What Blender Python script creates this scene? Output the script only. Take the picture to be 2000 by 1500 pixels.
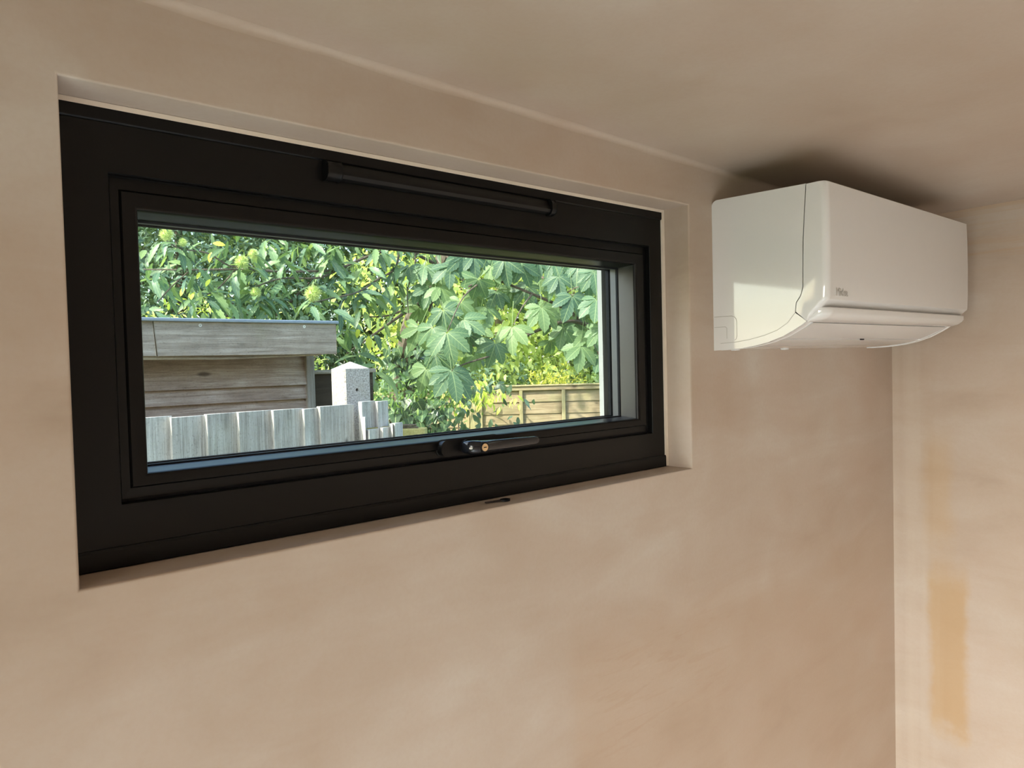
import bpy, bmesh, math, random
import numpy as np
from mathutils import Vector, Matrix, Euler

# ------------------------------------------------------------------ clear
for o in list(bpy.data.objects):
    bpy.data.objects.remove(o, do_unlink=True)
scene = bpy.context.scene
COL = scene.collection
random.seed(11)
RNG = np.random.default_rng(7)

# ------------------------------------------------------------------ camera
cam_d = bpy.data.cameras.new('camera')
cam = bpy.data.objects.new('camera', cam_d)
COL.objects.link(cam)
_rx, _rr, _rz = 1.54029, -0.02507, -0.72916          # pitch, roll, yaw
cam.matrix_world = (Matrix.Translation((-0.15985, -0.81494, 1.86078))
                    @ Matrix.Rotation(_rz, 4, 'Z') @ Matrix.Rotation(_rx, 4, 'X') @ Matrix.Rotation(_rr, 4, 'Z'))
cam_d.sensor_fit = 'HORIZONTAL'
cam_d.sensor_width = 36.0
cam_d.lens = 1449.53 / 2000 * 36.0
cam_d.clip_start = 0.02
cam_d.clip_end = 300
scene.camera = cam

# ------------------------------------------------------------------ world, sun, added door light, exposure
world = bpy.data.worlds.new('sky_world')
scene.world = world
world.use_nodes = True
wn = world.node_tree
wn.nodes.clear()
_sky = wn.nodes.new('ShaderNodeTexSky')
_sky.sky_type = 'NISHITA'
_sky.sun_disc = False
_sky.sun_elevation = math.radians(42)
_sky.sun_rotation = math.radians(-85)
_sky.air_density = 1.0
_sky.dust_density = 2.0
_bg = wn.nodes.new('ShaderNodeBackground')
_bg.inputs['Strength'].default_value = 0.66
_wo = wn.nodes.new('ShaderNodeOutputWorld')
wn.links.new(_sky.outputs[0], _bg.inputs['Color'])
wn.links.new(_bg.outputs[0], _wo.inputs['Surface'])

sun_d = bpy.data.lights.new('sun', 'SUN')
sun_d.energy = 9.0
sun_d.angle = math.radians(0.6)
sun_d.color = (1.0, 0.93, 0.80)
sun = bpy.data.objects.new('sun', sun_d)
COL.objects.link(sun)
sun.location = (-6, 6, 9)
sun.rotation_euler = Vector((0.745, -0.06, -0.665)).to_track_quat('-Z', 'Y').to_euler()

# area light added at the unseen left doors, boosting the daylight indoors
fill_d = bpy.data.lights.new('door_fill_light', 'AREA')
fill_d.shape = 'RECTANGLE'
fill_d.size = 2.3
fill_d.size_y = 1.95
fill_d.energy = 124
fill_d.color = (1.0, 0.99, 0.98)
fill_d.spread = math.radians(100)
fill = bpy.data.objects.new('door_fill_light', fill_d)
COL.objects.link(fill)
fill.location = (-2.28, -1.65, 1.05)
fill.rotation_euler = Vector((math.cos(math.radians(32)), 0, -math.sin(math.radians(32)))).to_track_quat('-Z', 'Z').to_euler()

scene.view_settings.view_transform = 'Standard'
scene.view_settings.look = 'None'
scene.view_settings.exposure = 0.0
scene.view_settings.gamma = 1.0
scene.view_settings.use_curve_mapping = False
scene.cycles.max_bounces = 7
scene.cycles.diffuse_bounces = 3
scene.cycles.glossy_bounces = 3
scene.cycles.transparent_max_bounces = 8
scene.cycles.caustics_reflective = False
scene.cycles.caustics_refractive = False
scene.cycles.adaptive_threshold = 0.05
scene.cycles.adaptive_min_samples = 16
scene.cycles.sample_clamp_indirect = 6.0

# ------------------------------------------------------------------ helpers
def link(o, parent=None):
    COL.objects.link(o)
    if parent is not None:
        o.parent = parent
        o.matrix_parent_inverse = Matrix.Identity(4)
    return o

def wpos(o):
    p = Vector((0, 0, 0))
    while o is not None:
        p += o.location
        o = o.parent
    return p

def empty(name, loc):
    e = bpy.data.objects.new(name, None)
    e.empty_display_size = 0.05
    e.location = loc
    return link(e)

def tag(o, label=None, cat=None, group=None, kind=None):
    if label: o['label'] = label
    if cat: o['category'] = cat
    if group: o['group'] = group
    if kind: o['kind'] = kind
    return o

def shade(me, smooth, angle=35):
    if smooth:
        for p in me.polygons: p.use_smooth = True
        try: me.set_sharp_from_angle(angle=math.radians(angle))
        except Exception: pass

def put(name, bm, mat, parent=None, origin=None, smooth=False, bevel=0, bseg=2, angle=35):
    """bm is in world coordinates; the object gets its own origin"""
    if origin is None:
        if len(bm.verts):
            lo = [min(v.co[i] for v in bm.verts) for i in range(3)]
            hi = [max(v.co[i] for v in bm.verts) for i in range(3)]
            origin = Vector([(lo[i] + hi[i]) / 2 for i in range(3)])
        else: origin = Vector((0, 0, 0))
    origin = Vector(origin)
    if bevel:
        bmesh.ops.remove_doubles(bm, verts=bm.verts, dist=1e-6)
        es = [e for e in bm.edges if len(e.link_faces) == 2 and e.calc_face_angle(0) > math.radians(25)]
        bmesh.ops.bevel(bm, geom=es, offset=bevel, offset_type='OFFSET', segments=bseg, profile=0.5, affect='EDGES', clamp_overlap=True)
    bmesh.ops.recalc_face_normals(bm, faces=bm.faces)
    bmesh.ops.translate(bm, verts=bm.verts, vec=-origin)
    me = bpy.data.meshes.new(name)
    bm.to_mesh(me); bm.free()
    shade(me, smooth or bevel > 0, angle)
    if mat: me.materials.append(mat)
    o = bpy.data.objects.new(name, me)
    link(o, parent)
    o.location = origin - (wpos(parent) if parent else Vector((0, 0, 0)))
    return o

def bbox(bm, lo, hi):
    x0, y0, z0 = lo; x1, y1, z1 = hi
    vs = [bm.verts.new(c) for c in [(x0,y0,z0),(x1,y0,z0),(x1,y1,z0),(x0,y1,z0),(x0,y0,z1),(x1,y0,z1),(x1,y1,z1),(x0,y1,z1)]]
    for f in [(0,3,2,1),(4,5,6,7),(0,1,5,4),(1,2,6,5),(2,3,7,6),(3,0,4,7)]:
        bm.faces.new([vs[i] for i in f])
    return vs

def box(name, lo, hi, mat, parent=None, bevel=0, bseg=2):
    bm = bmesh.new(); bbox(bm, lo, hi)
    return put(name, bm, mat, parent, bevel=bevel, bseg=bseg)

def ring(bm, outer, inner, prof):
    """mitred frame; outer/inner=(x0,x1,z0,z1); prof = closed list of (p, y), p 0=outer edge 1=inner edge"""
    rows = []
    for p, y in prof:
        r = [outer[i] + (inner[i] - outer[i]) * p for i in range(4)]
        rows.append([bm.verts.new((r[0], y, r[2])), bm.verts.new((r[1], y, r[2])), bm.verts.new((r[1], y, r[3])), bm.verts.new((r[0], y, r[3]))])
    n = len(rows)
    for i in range(n):
        a, b = rows[i], rows[(i + 1) % n]
        for k in range(4):
            bm.faces.new([a[k], a[(k + 1) % 4], b[(k + 1) % 4], b[k]])

def ring_rows(bm, rws):
    """mitred frame from explicit (rectangle, y) rows, closed"""
    rows = [[bm.verts.new((r[a], y, r[b])) for a, b in ((0, 2), (1, 2), (1, 3), (0, 3))] for r, y in rws]
    n = len(rows)
    for i in range(n):
        a, b = rows[i], rows[(i + 1) % n]
        for k in range(4):
            bm.faces.new([a[k], a[(k + 1) % 4], b[(k + 1) % 4], b[k]])

def extrude_x(bm, prof, x0, x1):
    """closed profile (y,z) extruded along x with end caps"""
    a = [bm.verts.new((x0, y, z)) for y, z in prof]
    b = [bm.verts.new((x1, y, z)) for y, z in prof]
    n = len(prof)
    for i in range(n):
        bm.faces.new([a[i], a[(i + 1) % n], b[(i + 1) % n], b[i]])
    bm.faces.new(a); bm.faces.new(list(reversed(b)))

def extrude_z(bm, prof, z0, z1):
    a = [bm.verts.new((x, y, z0)) for x, y in prof]
    b = [bm.verts.new((x, y, z1)) for x, y in prof]
    n = len(prof)
    for i in range(n):
        bm.faces.new([a[i], a[(i + 1) % n], b[(i + 1) % n], b[i]])
    bm.faces.new(list(reversed(a))); bm.faces.new(b)

def tube(bm, pts, r0, r1, seg=7, wob=0.0):
    pts = [Vector(p) for p in pts]
    # smooth subdivision (Catmull-Rom)
    q = []
    for i in range(len(pts) - 1):
        p0 = pts[max(i - 1, 0)]; p1 = pts[i]; p2 = pts[i + 1]; p3 = pts[min(i + 2, len(pts) - 1)]
        for k in range(4):
            t = k / 4
            q.append(0.5 * ((2 * p1) + (-p0 + p2) * t + (2 * p0 - 5 * p1 + 4 * p2 - p3) * t * t + (-p0 + 3 * p1 - 3 * p2 + p3) * t ** 3))
    q.append(pts[-1])
    rows = []
    n = len(q)
    for i, p in enumerate(q):
        d = (q[min(i + 1, n - 1)] - q[max(i - 1, 0)]).normalized()
        up = Vector((0, 0, 1)) if abs(d.z) < 0.9 else Vector((1, 0, 0))
        s = d.cross(up).normalized(); t = s.cross(d)
        r = r0 + (r1 - r0) * (i / (n - 1)) ** 0.7
        r *= 1 + wob * random.uniform(-1, 1)
        rows.append([bm.verts.new(p + (s * math.cos(a) + t * math.sin(a)) * r) for a in [2 * math.pi * k / seg for k in range(seg)]])
    for i in range(n - 1):
        for k in range(seg):
            bm.faces.new([rows[i][k], rows[i][(k + 1) % seg], rows[i + 1][(k + 1) % seg], rows[i + 1][k]])
    bm.faces.new(rows[0]); bm.faces.new(list(reversed(rows[-1])))

def cyl(bm, a, b, r0, r1=None, seg=20):
    a, b = Vector(a), Vector(b); r1 = r0 if r1 is None else r1
    d = (b - a).normalized()
    up = Vector((0, 0, 1)) if abs(d.z) < 0.9 else Vector((1, 0, 0))
    s = d.cross(up).normalized(); t = s.cross(d)
    A = [bm.verts.new(a + (s * math.cos(w) + t * math.sin(w)) * r0) for w in [2 * math.pi * k / seg for k in range(seg)]]
    B = [bm.verts.new(b + (s * math.cos(w) + t * math.sin(w)) * r1) for w in [2 * math.pi * k / seg for k in range(seg)]]
    for k in range(seg):
        bm.faces.new([A[k], A[(k + 1) % seg], B[(k + 1) % seg], B[k]])
    bm.faces.new(list(reversed(A))); bm.faces.new(B)

# ------------------------------------------------------------------ materials
def srgb(r, g, b):
    f = lambda c: (c / 255 / 12.92) if c / 255 <= 0.04045 else ((c / 255 + 0.055) / 1.055) ** 2.4
    return (f(r), f(g), f(b), 1)

class NT:
    def __init__(self, name):
        self.m = bpy.data.materials.new(name); self.m.use_nodes = True
        self.t = self.m.node_tree; self.t.nodes.clear()
        self.out = self.t.nodes.new('ShaderNodeOutputMaterial')
    def n(self, typ, **kw):
        nd = self.t.nodes.new(typ)
        for k, v in kw.items():
            if k in nd.inputs: nd.inputs[k].default_value = v
            else: setattr(nd, k, v)
        return nd
    def l(self, a, b): self.t.links.new(a, b)
    def mixc(self, fac, a, b, blend='MIX'):
        nd = self.t.nodes.new('ShaderNodeMix'); nd.data_type = 'RGBA'; nd.blend_type = blend
        for val, idx in ((fac, 0), (a, 6), (b, 7)):
            if hasattr(val, 'is_output'): self.l(val, nd.inputs[idx])
            else: nd.inputs[idx].default_value = val
        return nd.outputs[2]
    def math(self, op, a, b=0.0, c=0.0, clamp=False):
        nd = self.t.nodes.new('ShaderNodeMath'); nd.operation = op; nd.use_clamp = clamp
        for val, idx in ((a, 0), (b, 1), (c, 2)):
            if hasattr(val, 'is_output'): self.l(val, nd.inputs[idx])
            else: nd.inputs[idx].default_value = val
        return nd.outputs[0]
    def ramp(self, fac, stops):
        nd = self.t.nodes.new('ShaderNodeValToRGB')
        while len(nd.color_ramp.elements) < len(stops): nd.color_ramp.elements.new(0.5)
        for e, (p, c) in zip(nd.color_ramp.elements, stops):
            e.position = p; e.color = c if len(c) == 4 else (*c, 1)
        self.l(fac, nd.inputs[0])
        return nd.outputs[0]
    def maprange(self, v, a, b, c=0.0, d=1.0, smooth=True):
        nd = self.t.nodes.new('ShaderNodeMapRange')
        if smooth: nd.interpolation_type = 'SMOOTHSTEP'
        self.l(v, nd.inputs[0])
        for i, x in enumerate((a, b, c, d)): nd.inputs[i + 1].default_value = x
        return nd.outputs[0]
    def noise(self, vec, scale, detail=3, rough=0.5, dist=0.0):
        nd = self.t.nodes.new('ShaderNodeTexNoise')
        nd.inputs['Scale'].default_value = scale; nd.inputs['Detail'].default_value = detail
        nd.inputs['Roughness'].default_value = rough; nd.inputs['Distortion'].default_value = dist
        if vec is not None: self.l(vec, nd.inputs['Vector'])
        return nd.outputs[0]
    def mapping(self, vec, scale=(1, 1, 1), rot=(0, 0, 0), loc=(0, 0, 0)):
        nd = self.t.nodes.new('ShaderNodeMapping')
        nd.inputs['Scale'].default_value = scale; nd.inputs['Rotation'].default_value = rot; nd.inputs['Location'].default_value = loc
        self.l(vec, nd.inputs['Vector'])
        return nd.outputs[0]
    def bsdf(self, color, rough=0.5, spec=0.5, metal=0.0, bump=None, bstr=0.2, bdist=0.01, **kw):
        p = self.t.nodes.new('ShaderNodeBsdfPrincipled')
        for val, k in ((color, 'Base Color'), (rough, 'Roughness'), (spec, 'Specular IOR Level'), (metal, 'Metallic')):
            if hasattr(val, 'is_output'): self.l(val, p.inputs[k])
            else: p.inputs[k].default_value = val
        for k, v in kw.items(): p.inputs[k].default_value = v
        if bump is not None:
            b = self.t.nodes.new('ShaderNodeBump'); b.inputs['Strength'].default_value = bstr; b.inputs['Distance'].default_value = bdist
            self.l(bump, b.inputs['Height']); self.l(b.outputs[0], p.inputs['Normal'])
        self.p = p
        return p
    def done(self, node=None):
        self.l((node or self.p).outputs[0], self.out.inputs['Surface'])
        return self.m

def geo_pos(N):
    return N.n('ShaderNodeNewGeometry').outputs['Position']

def mat_plaster(name, kind='wall', tint=(1, 1, 1)):
    N = NT(name)
    pos = geo_pos(N)
    big = N.noise(pos, 1.6, 3, 0.55, 0.4)
    sw = N.noise(N.mapping(pos, (2.2, 2.2, 7.5), (0, 0.42, 0)), 1.3, 4, 0.6, 0.6)          # trowel sweeps
    med = N.noise(pos, 6.5, 4, 0.6, 0.8)
    fine = N.noise(pos, 140, 2, 0.6)
    f = N.math('ADD', N.math('MULTIPLY', big, 0.45), N.math('ADD', N.math('MULTIPLY', sw, 0.35), N.math('MULTIPLY', med, 0.20)))
    c = N.ramp(f, [(0.33, srgb(173, 152, 133)), (0.45, srgb(186, 167, 149)), (0.55, srgb(193, 177, 161)), (0.67, srgb(202, 191, 178))])
    hue = N.noise(pos, 3.1, 2, 0.5)
    c = N.mixc(N.maprange(hue, 0.45, 0.75, 0, 0.35), c, srgb(192, 168, 150))
    c = N.mixc(N.maprange(fine, 0.35, 0.7, 0.0, 0.10), c, srgb(176, 148, 122))
    sep = N.n('ShaderNodeSeparateXYZ'); N.l(pos, sep.inputs[0])
    X, Y, Z = sep.outputs
    bump = N.math('ADD', N.math('MULTIPLY', med, 0.5), N.math('MULTIPLY', sw, 0.5))
    if kind == 'right':
        # brushed vertical band by the corner and the ochre damp patch low down
        dist = N.math('MULTIPLY', N.math('SUBTRACT', N.noise(pos, 16, 3, 0.6), 0.5), 0.035)
        yy = N.math('ADD', Y, dist); zz = N.math('ADD', Z, N.math('MULTIPLY', dist, 3))
        my = N.math('MULTIPLY', N.maprange(yy, -0.19, -0.165), N.maprange(yy, -0.075, -0.10))
        mz = N.math('MULTIPLY', N.maprange(zz, 0.83, 0.90), N.maprange(zz, 1.36, 1.22))
        c = N.mixc(N.math('MULTIPLY', N.math('MULTIPLY', my, mz), 0.72), c, srgb(186, 152, 108))
        mz2 = N.math('MULTIPLY', N.maprange(zz, 1.30, 1.40), N.maprange(zz, 1.72, 1.55))
        my2 = N.math('MULTIPLY', N.maprange(yy, -0.16, -0.12), N.maprange(yy, -0.06, -0.10))
        c = N.mixc(N.math('MULTIPLY', N.math('MULTIPLY', my2, mz2), 0.4), c, srgb(188, 156, 114))
        st = N.noise(N.mapping(pos, (1, 15, 0.5)), 1.0, 3, 0.6)
        near = N.maprange(Y, -0.16, -0.05)
        c = N.mixc(N.math('MULTIPLY', near, N.maprange(st, 0.42, 0.66, 0, 0.22)), c, srgb(214, 200, 180))
        c = N.mixc(N.math('MULTIPLY', near, N.maprange(st, 0.52, 0.36, 0, 0.20)), c, srgb(176, 152, 126))
        # horizontally brushed band under the ceiling
        hb = N.noise(N.mapping(pos, (1, 2.0, 55)), 1.0, 3, 0.6)
        top = N.maprange(Z, 2.03, 2.10)
        c = N.mixc(N.math('MULTIPLY', top, N.maprange(hb, 0.40, 0.66, 0, 0.6)), c, srgb(186, 156, 124))
    if kind == 'back':
        # broad trowel join right of the window and short trowel ridges
        j = N.maprange(N.math('ADD', X, N.math('MULTIPLY', N.math('SUBTRACT', med, 0.5), 0.05)), 0.655, 0.70)
        lowz = N.maprange(Z, 1.46, 1.33)
        c = N.mixc(N.math('MULTIPLY', N.math('MULTIPLY', j, lowz), 0.28), c, srgb(184, 154, 126))
        rg = N.noise(N.mapping(pos, (6, 1, 38), (0, 0.52, 0)), 1.6, 3, 0.6, 0.4)
        zone = N.math('MULTIPLY', N.math('MULTIPLY', N.maprange(X, 0.62, 0.80), N.maprange(X, 1.25, 1.0)), N.math('MULTIPLY', N.maprange(Z, 1.14, 1.22), N.maprange(Z, 1.42, 1.34)))
        c = N.mixc(N.math('MULTIPLY', zone, N.maprange(rg, 0.52, 0.66, 0, 0.22)), c, srgb(172, 142, 114))
        bump = N.math('ADD', bump, N.math('MULTIPLY', N.math('MULTIPLY', zone, 0.4), rg))
    if tint != (1, 1, 1):
        c = N.mixc(1.0, c, (*tint, 1), 'MULTIPLY')
    rgh = N.maprange(med, 0.3, 0.7, 0.52, 0.68)
    N.bsdf(c, rgh, 0.30, bump=bump, bstr=0.22, bdist=0.006)
    return N.done()

def mat_simple(name, col, rough=0.5, spec=0.5, metal=0.0, nscale=0, namt=0.1, bstr=0.0, **kw):
    N = NT(name)
    tc = N.n('ShaderNodeTexCoord').outputs['Object']
    nz = N.noise(tc, nscale or 40, 3, 0.6)
    dark = tuple(c * (1 - namt) for c in col[:3]) + (1,)
    lite = tuple(min(1, c * (1 + namt)) for c in col[:3]) + (1,)
    c = N.mixc(nz, dark, lite)
    N.bsdf(c, rough, spec, metal, bump=nz if bstr else None, bstr=bstr, bdist=0.002, **kw)
    return N.done()

def mat_wood(name, axis, dark, mid, light, rough=0.85, green=0.0, knots=True):
    """weathered timber, grain along axis (0 x, 1 y, 2 z) of the object's own space"""
    N = NT(name)
    tc = N.n('ShaderNodeTexCoord').outputs['Object']
    oi = N.n('ShaderNodeObjectInfo').outputs['Random']
    cx = N.n('ShaderNodeCombineXYZ')
    for i in range(3): N.l(N.math('MULTIPLY', oi, 37.0 + 11 * i), cx.inputs[i])
    va = N.n('ShaderNodeVectorMath', operation='ADD'); N.l(tc, va.inputs[0]); N.l(cx.outputs[0], va.inputs[1])
    v = va.outputs[0]
    sc = [42, 42, 42]; sc[axis] = 1.6
    g = N.noise(N.mapping(v, tuple(sc)), 1.3, 5, 0.65, 0.9)
    sc2 = [130, 130, 130]; sc2[axis] = 7
    g2 = N.noise(N.mapping(v, tuple(sc2)), 1.5, 3, 0.7)
    bl = N.noise(v, 7, 3, 0.6)
    sp = N.noise(N.mapping(v, tuple(0.7 if i == axis else 1.0 for i in range(3))), 190, 3, 0.75)
    f = N.math('ADD', N.math('MULTIPLY', g, 0.5), N.math('ADD', N.math('MULTIPLY', g2, 0.25), N.math('MULTIPLY', bl, 0.25)))
    c = N.ramp(f, [(0.30, dark), (0.48, mid), (0.66, light)])
    c = N.mixc(N.maprange(sp, 0.52, 0.72, 0, 0.42), c, tuple(k * 0.45 for k in dark[:3]) + (1,))
    if knots:
        vo = N.n('ShaderNodeTexVoronoi'); vo.inputs['Scale'].default_value = 1.0
        sk = [9, 9, 9]; sk[axis] = 3.2
        N.l(N.mapping(v, tuple(sk)), vo.inputs['Vector'])
        c = N.mixc(N.maprange(vo.outputs['Distance'], 0.13, 0.05, 0, 0.75), c, tuple(k * 0.35 for k in dark[:3]) + (1,))
    if green:
        gm = N.noise(v, 4.5, 3, 0.6)
        c = N.mixc(N.maprange(gm, 0.48, 0.70, 0, green), c, srgb(140, 146, 96))
    val = N.math('ADD', 0.86, N.math('MULTIPLY', oi, 0.26))
    hsv = N.n('ShaderNodeHueSaturation'); N.l(c, hsv.inputs['Color']); N.l(val, hsv.inputs['Value'])
    bump = N.math('ADD', g, N.math('MULTIPLY', g2, 0.6))
    N.bsdf(hsv.outputs[0], rough, 0.25, bump=bump, bstr=0.5, bdist=0.004)
    return N.done()

def mat_leaf(name, cols, trans=0.4, tcol=None, rough=0.42, spec=0.5, vein=0.35, use_attr=False):
    N = NT(name)
    if use_attr:
        at = N.n('ShaderNodeAttribute', attribute_name='rnd'); r = at.outputs['Fac']
    else:
        r = N.n('ShaderNodeObjectInfo').outputs['Random']
    k = len(cols)
    c = N.ramp(r, [(i / max(1, k - 1), cc) for i, cc in enumerate(cols)])
    uv = N.n('ShaderNodeUVMap').outputs[0]
    sep = N.n('ShaderNodeSeparateXYZ'); N.l(uv, sep.inputs[0])
    u, v = sep.outputs[0], sep.outputs[1]
    au = N.math('ABSOLUTE', N.math('SUBTRACT', u, 0.5))
    mid = N.maprange(au, 0.045, 0.012, 0, 1)
    sv = N.math('ABSOLUTE', N.math('SUBTRACT', N.math('FRACT', N.math('SUBTRACT', N.math('MULTIPLY', v, 7.0), N.math('MULTIPLY', au, 3.0))), 0.5))
    side = N.maprange(sv, 0.10, 0.03, 0, 0.45)
    vm = N.math('MULTIPLY', N.math('MAXIMUM', mid, side), vein)
    c = N.mixc(vm, c, srgb(196, 214, 150))
    pb = N.bsdf(c, rough, spec)
    tr = N.n('ShaderNodeBsdfTranslucent')
    tcc = N.mixc(1.0, c, tcol or (1.25, 1.25, 0.72, 1), 'MULTIPLY')
    N.l(tcc, tr.inputs['Color'])
    mx = N.n('ShaderNodeMixShader'); mx.inputs[0].default_value = trans
    N.l(pb.outputs[0], mx.inputs[1]); N.l(tr.outputs[0], mx.inputs[2])
    return N.done(mx)

def mat_glass(name):
    N = NT(name)
    tr = N.n('ShaderNodeBsdfTransparent'); tr.inputs[0].default_value = (0.955, 0.975, 0.965, 1)
    gl = N.n('ShaderNodeBsdfGlossy'); gl.inputs['Roughness'].default_value = 0.0
    lw_ = N.n('ShaderNodeLayerWeight'); lw_.inputs['Blend'].default_value = 0.5
    fac = N.math('ADD', 0.012, N.math('MULTIPLY', N.math('POWER', lw_.outputs['Facing'], 5.0), 0.6))
    mx = N.n('ShaderNodeMixShader')
    N.l(fac, mx.inputs[0]); N.l(tr.outputs[0], mx.inputs[1]); N.l(gl.outputs[0], mx.inputs[2])
    return N.done(mx)

M_back = mat_plaster('plaster_window_wall', 'back')
M_right = mat_plaster('plaster_right_wall', 'right')
M_plas = mat_plaster('plaster')
M_ceil = mat_plaster('plaster_ceiling', 'wall', (1.0, 0.99, 0.98))
M_black = mat_simple('black_powder_coat', srgb(13, 13, 13), 0.36, 0.27, nscale=300, namt=0.15)
M_bead = mat_simple('satin_black_glazing_bead', srgb(22, 23, 25), 0.36, 0.95, nscale=300, namt=0.1)
M_vent = mat_simple('black_vent_plastic', srgb(15, 15, 15), 0.42, 0.3, nscale=200)
M_rubber = mat_simple('black_gasket', srgb(10, 11, 16), 0.6, 0.3)
M_gloss = mat_simple('black_gloss_handle', srgb(22, 24, 30), 0.18, 0.6)
M_alu = mat_simple('grey_spacer_bar', srgb(112, 112, 112), 0.45, 0.5, metal=0.3)
M_brass = mat_simple('brass_lock_face', srgb(228, 196, 150), 0.35, 0.5, metal=0.55)
M_glass = mat_glass('window_glass')
M_uwhite = mat_simple('white_exterior_trim', srgb(236, 234, 226), 0.5, 0.4)
M_acw = mat_simple('white_gloss_plastic', srgb(228, 226, 223), 0.07, 0.85, nscale=60, namt=0.01)
M_acd = mat_simple('dark_pivot_and_slot_shade', srgb(30, 27, 30), 0.7, 0.2)
M_logo = mat_simple('grey_logo_print', srgb(196, 190, 182), 0.4, 0.4)
M_floor = mat_simple('screed_floor', srgb(196, 202, 208), 0.8, 0.3, nscale=6, namt=0.12)
M_bark = mat_wood('bark', 2, srgb(62, 54, 46), srgb(98, 88, 76), srgb(138, 128, 112), 0.9, knots=False)

# ------------------------------------------------------------------ plant layout, world metres
HC_BR=[([(4.314,2.385,0.697),(4.322,2.401,1.256),(4.32,2.421,1.704),(4.352,2.414,2.224),(4.312,2.472,2.785),(4.361,2.587,3.373)],0.11,0.06),
([(4.311,2.419,1.48),(4.048,2.526,1.603),(3.852,2.571,1.702),(3.759,2.591,1.822),(3.677,2.604,1.965),(3.607,2.603,2.077),(3.479,2.655,2.185),(3.381,2.678,2.231),(3.227,2.751,2.302),(3.056,2.84,2.376),(2.94,2.877,2.4),(2.789,2.876,2.34)],0.024,0.006),
([(3.608,2.603,2.091),(3.458,2.604,2.119),(3.3,2.611,2.1),(3.114,2.64,2.04),(2.918,2.678,1.964),(2.826,2.691,1.907),(2.726,2.711,1.878),(2.622,2.737,1.849),(2.507,2.704,1.814)],0.016,0.004),
([(3.479,2.655,2.185),(3.574,2.845,2.346),(3.568,2.989,2.446),(3.558,3.136,2.549),(3.541,3.291,2.679)],0.016,0.008),
([(3.014,3.071,2.204),(3.045,3.183,2.324),(3.044,3.256,2.436),(3.014,3.353,2.537),(3.054,3.458,2.697)],0.012,0.008),
([(3.227,2.751,2.302),(3.105,2.722,2.209),(2.992,2.684,2.093)],0.007,0.003),
([(3.381,2.678,2.231),(3.331,2.524,2.301),(3.308,2.411,2.322)],0.007,0.003),
([(2.94,2.877,2.4),(2.7,2.818,2.267),(2.497,2.722,2.046)],0.007,0.003),
([(3.479,2.655,2.185),(3.432,2.566,2.241),(3.343,2.513,2.284),(3.389,2.335,2.222)],0.006,0.003),
([(3.056,2.84,2.376),(3.029,2.801,2.46),(3.006,2.757,2.535)],0.006,0.003),
([(3.677,2.604,1.965),(3.489,2.501,1.901),(3.379,2.466,1.935)],0.006,0.003)]
SC_BR=[([(3.123,4.253,0.666),(3.157,4.251,1.369),(3.162,4.195,1.742),(3.12,4.044,2.064),(3.093,3.811,2.332),(3.141,3.644,2.578),(3.204,3.465,2.859),(3.303,3.393,3.266)],0.13,0.05),
([(3.093,3.811,2.332),(2.845,3.759,2.208),(2.623,3.685,2.098),(2.3,3.564,1.941)],0.016,0.005),
([(3.093,3.811,2.332),(2.68,3.638,2.204),(2.427,3.595,2.189)],0.012,0.004),
([(3.141,3.644,2.578),(2.915,3.58,2.629),(2.713,3.494,2.673),(2.614,3.441,2.507),(2.476,3.428,2.429),(2.268,3.34,2.325),(2.052,3.263,2.272),(1.822,3.064,2.224)],0.014,0.004),
([(2.713,3.494,2.673),(2.431,3.473,2.579),(2.172,3.432,2.464),(1.983,3.33,2.395),(1.733,3.284,2.374),(1.559,3.236,2.314)],0.013,0.004),
([(2.172,3.432,2.464),(1.938,3.371,2.437),(1.704,3.312,2.416),(1.457,3.263,2.407),(1.237,3.326,2.397),(1.033,3.441,2.399)],0.01,0.004),
([(1.704,3.312,2.416),(1.562,3.305,2.43),(1.437,3.282,2.425),(1.306,3.267,2.486),(1.166,3.259,2.495),(1.099,3.253,2.531)],0.007,0.003),
([(1.237,3.326,2.397),(1.141,3.34,2.303),(1.067,3.336,2.219)],0.005,0.003),
([(1.457,3.263,2.407),(1.371,3.269,2.308),(1.3,3.264,2.262)],0.005,0.003),
([(2.834,3.521,2.723),(2.769,3.437,2.509),(2.699,3.427,2.372),(2.669,3.379,2.201)],0.006,0.003),
([(2.713,3.494,2.673),(2.334,3.564,2.684),(2.088,3.515,2.655)],0.01,0.003)]
BURRS=[(1.102,3.265,2.565,0.028),
(1.177,3.25,2.527,0.018),
(1.464,3.191,2.439,0.03),
(1.532,3.2,2.489,0.022),
(1.535,3.189,2.277,0.024),
(1.794,3.024,2.266,0.036),
(1.918,3.387,2.388,0.012)]
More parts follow.
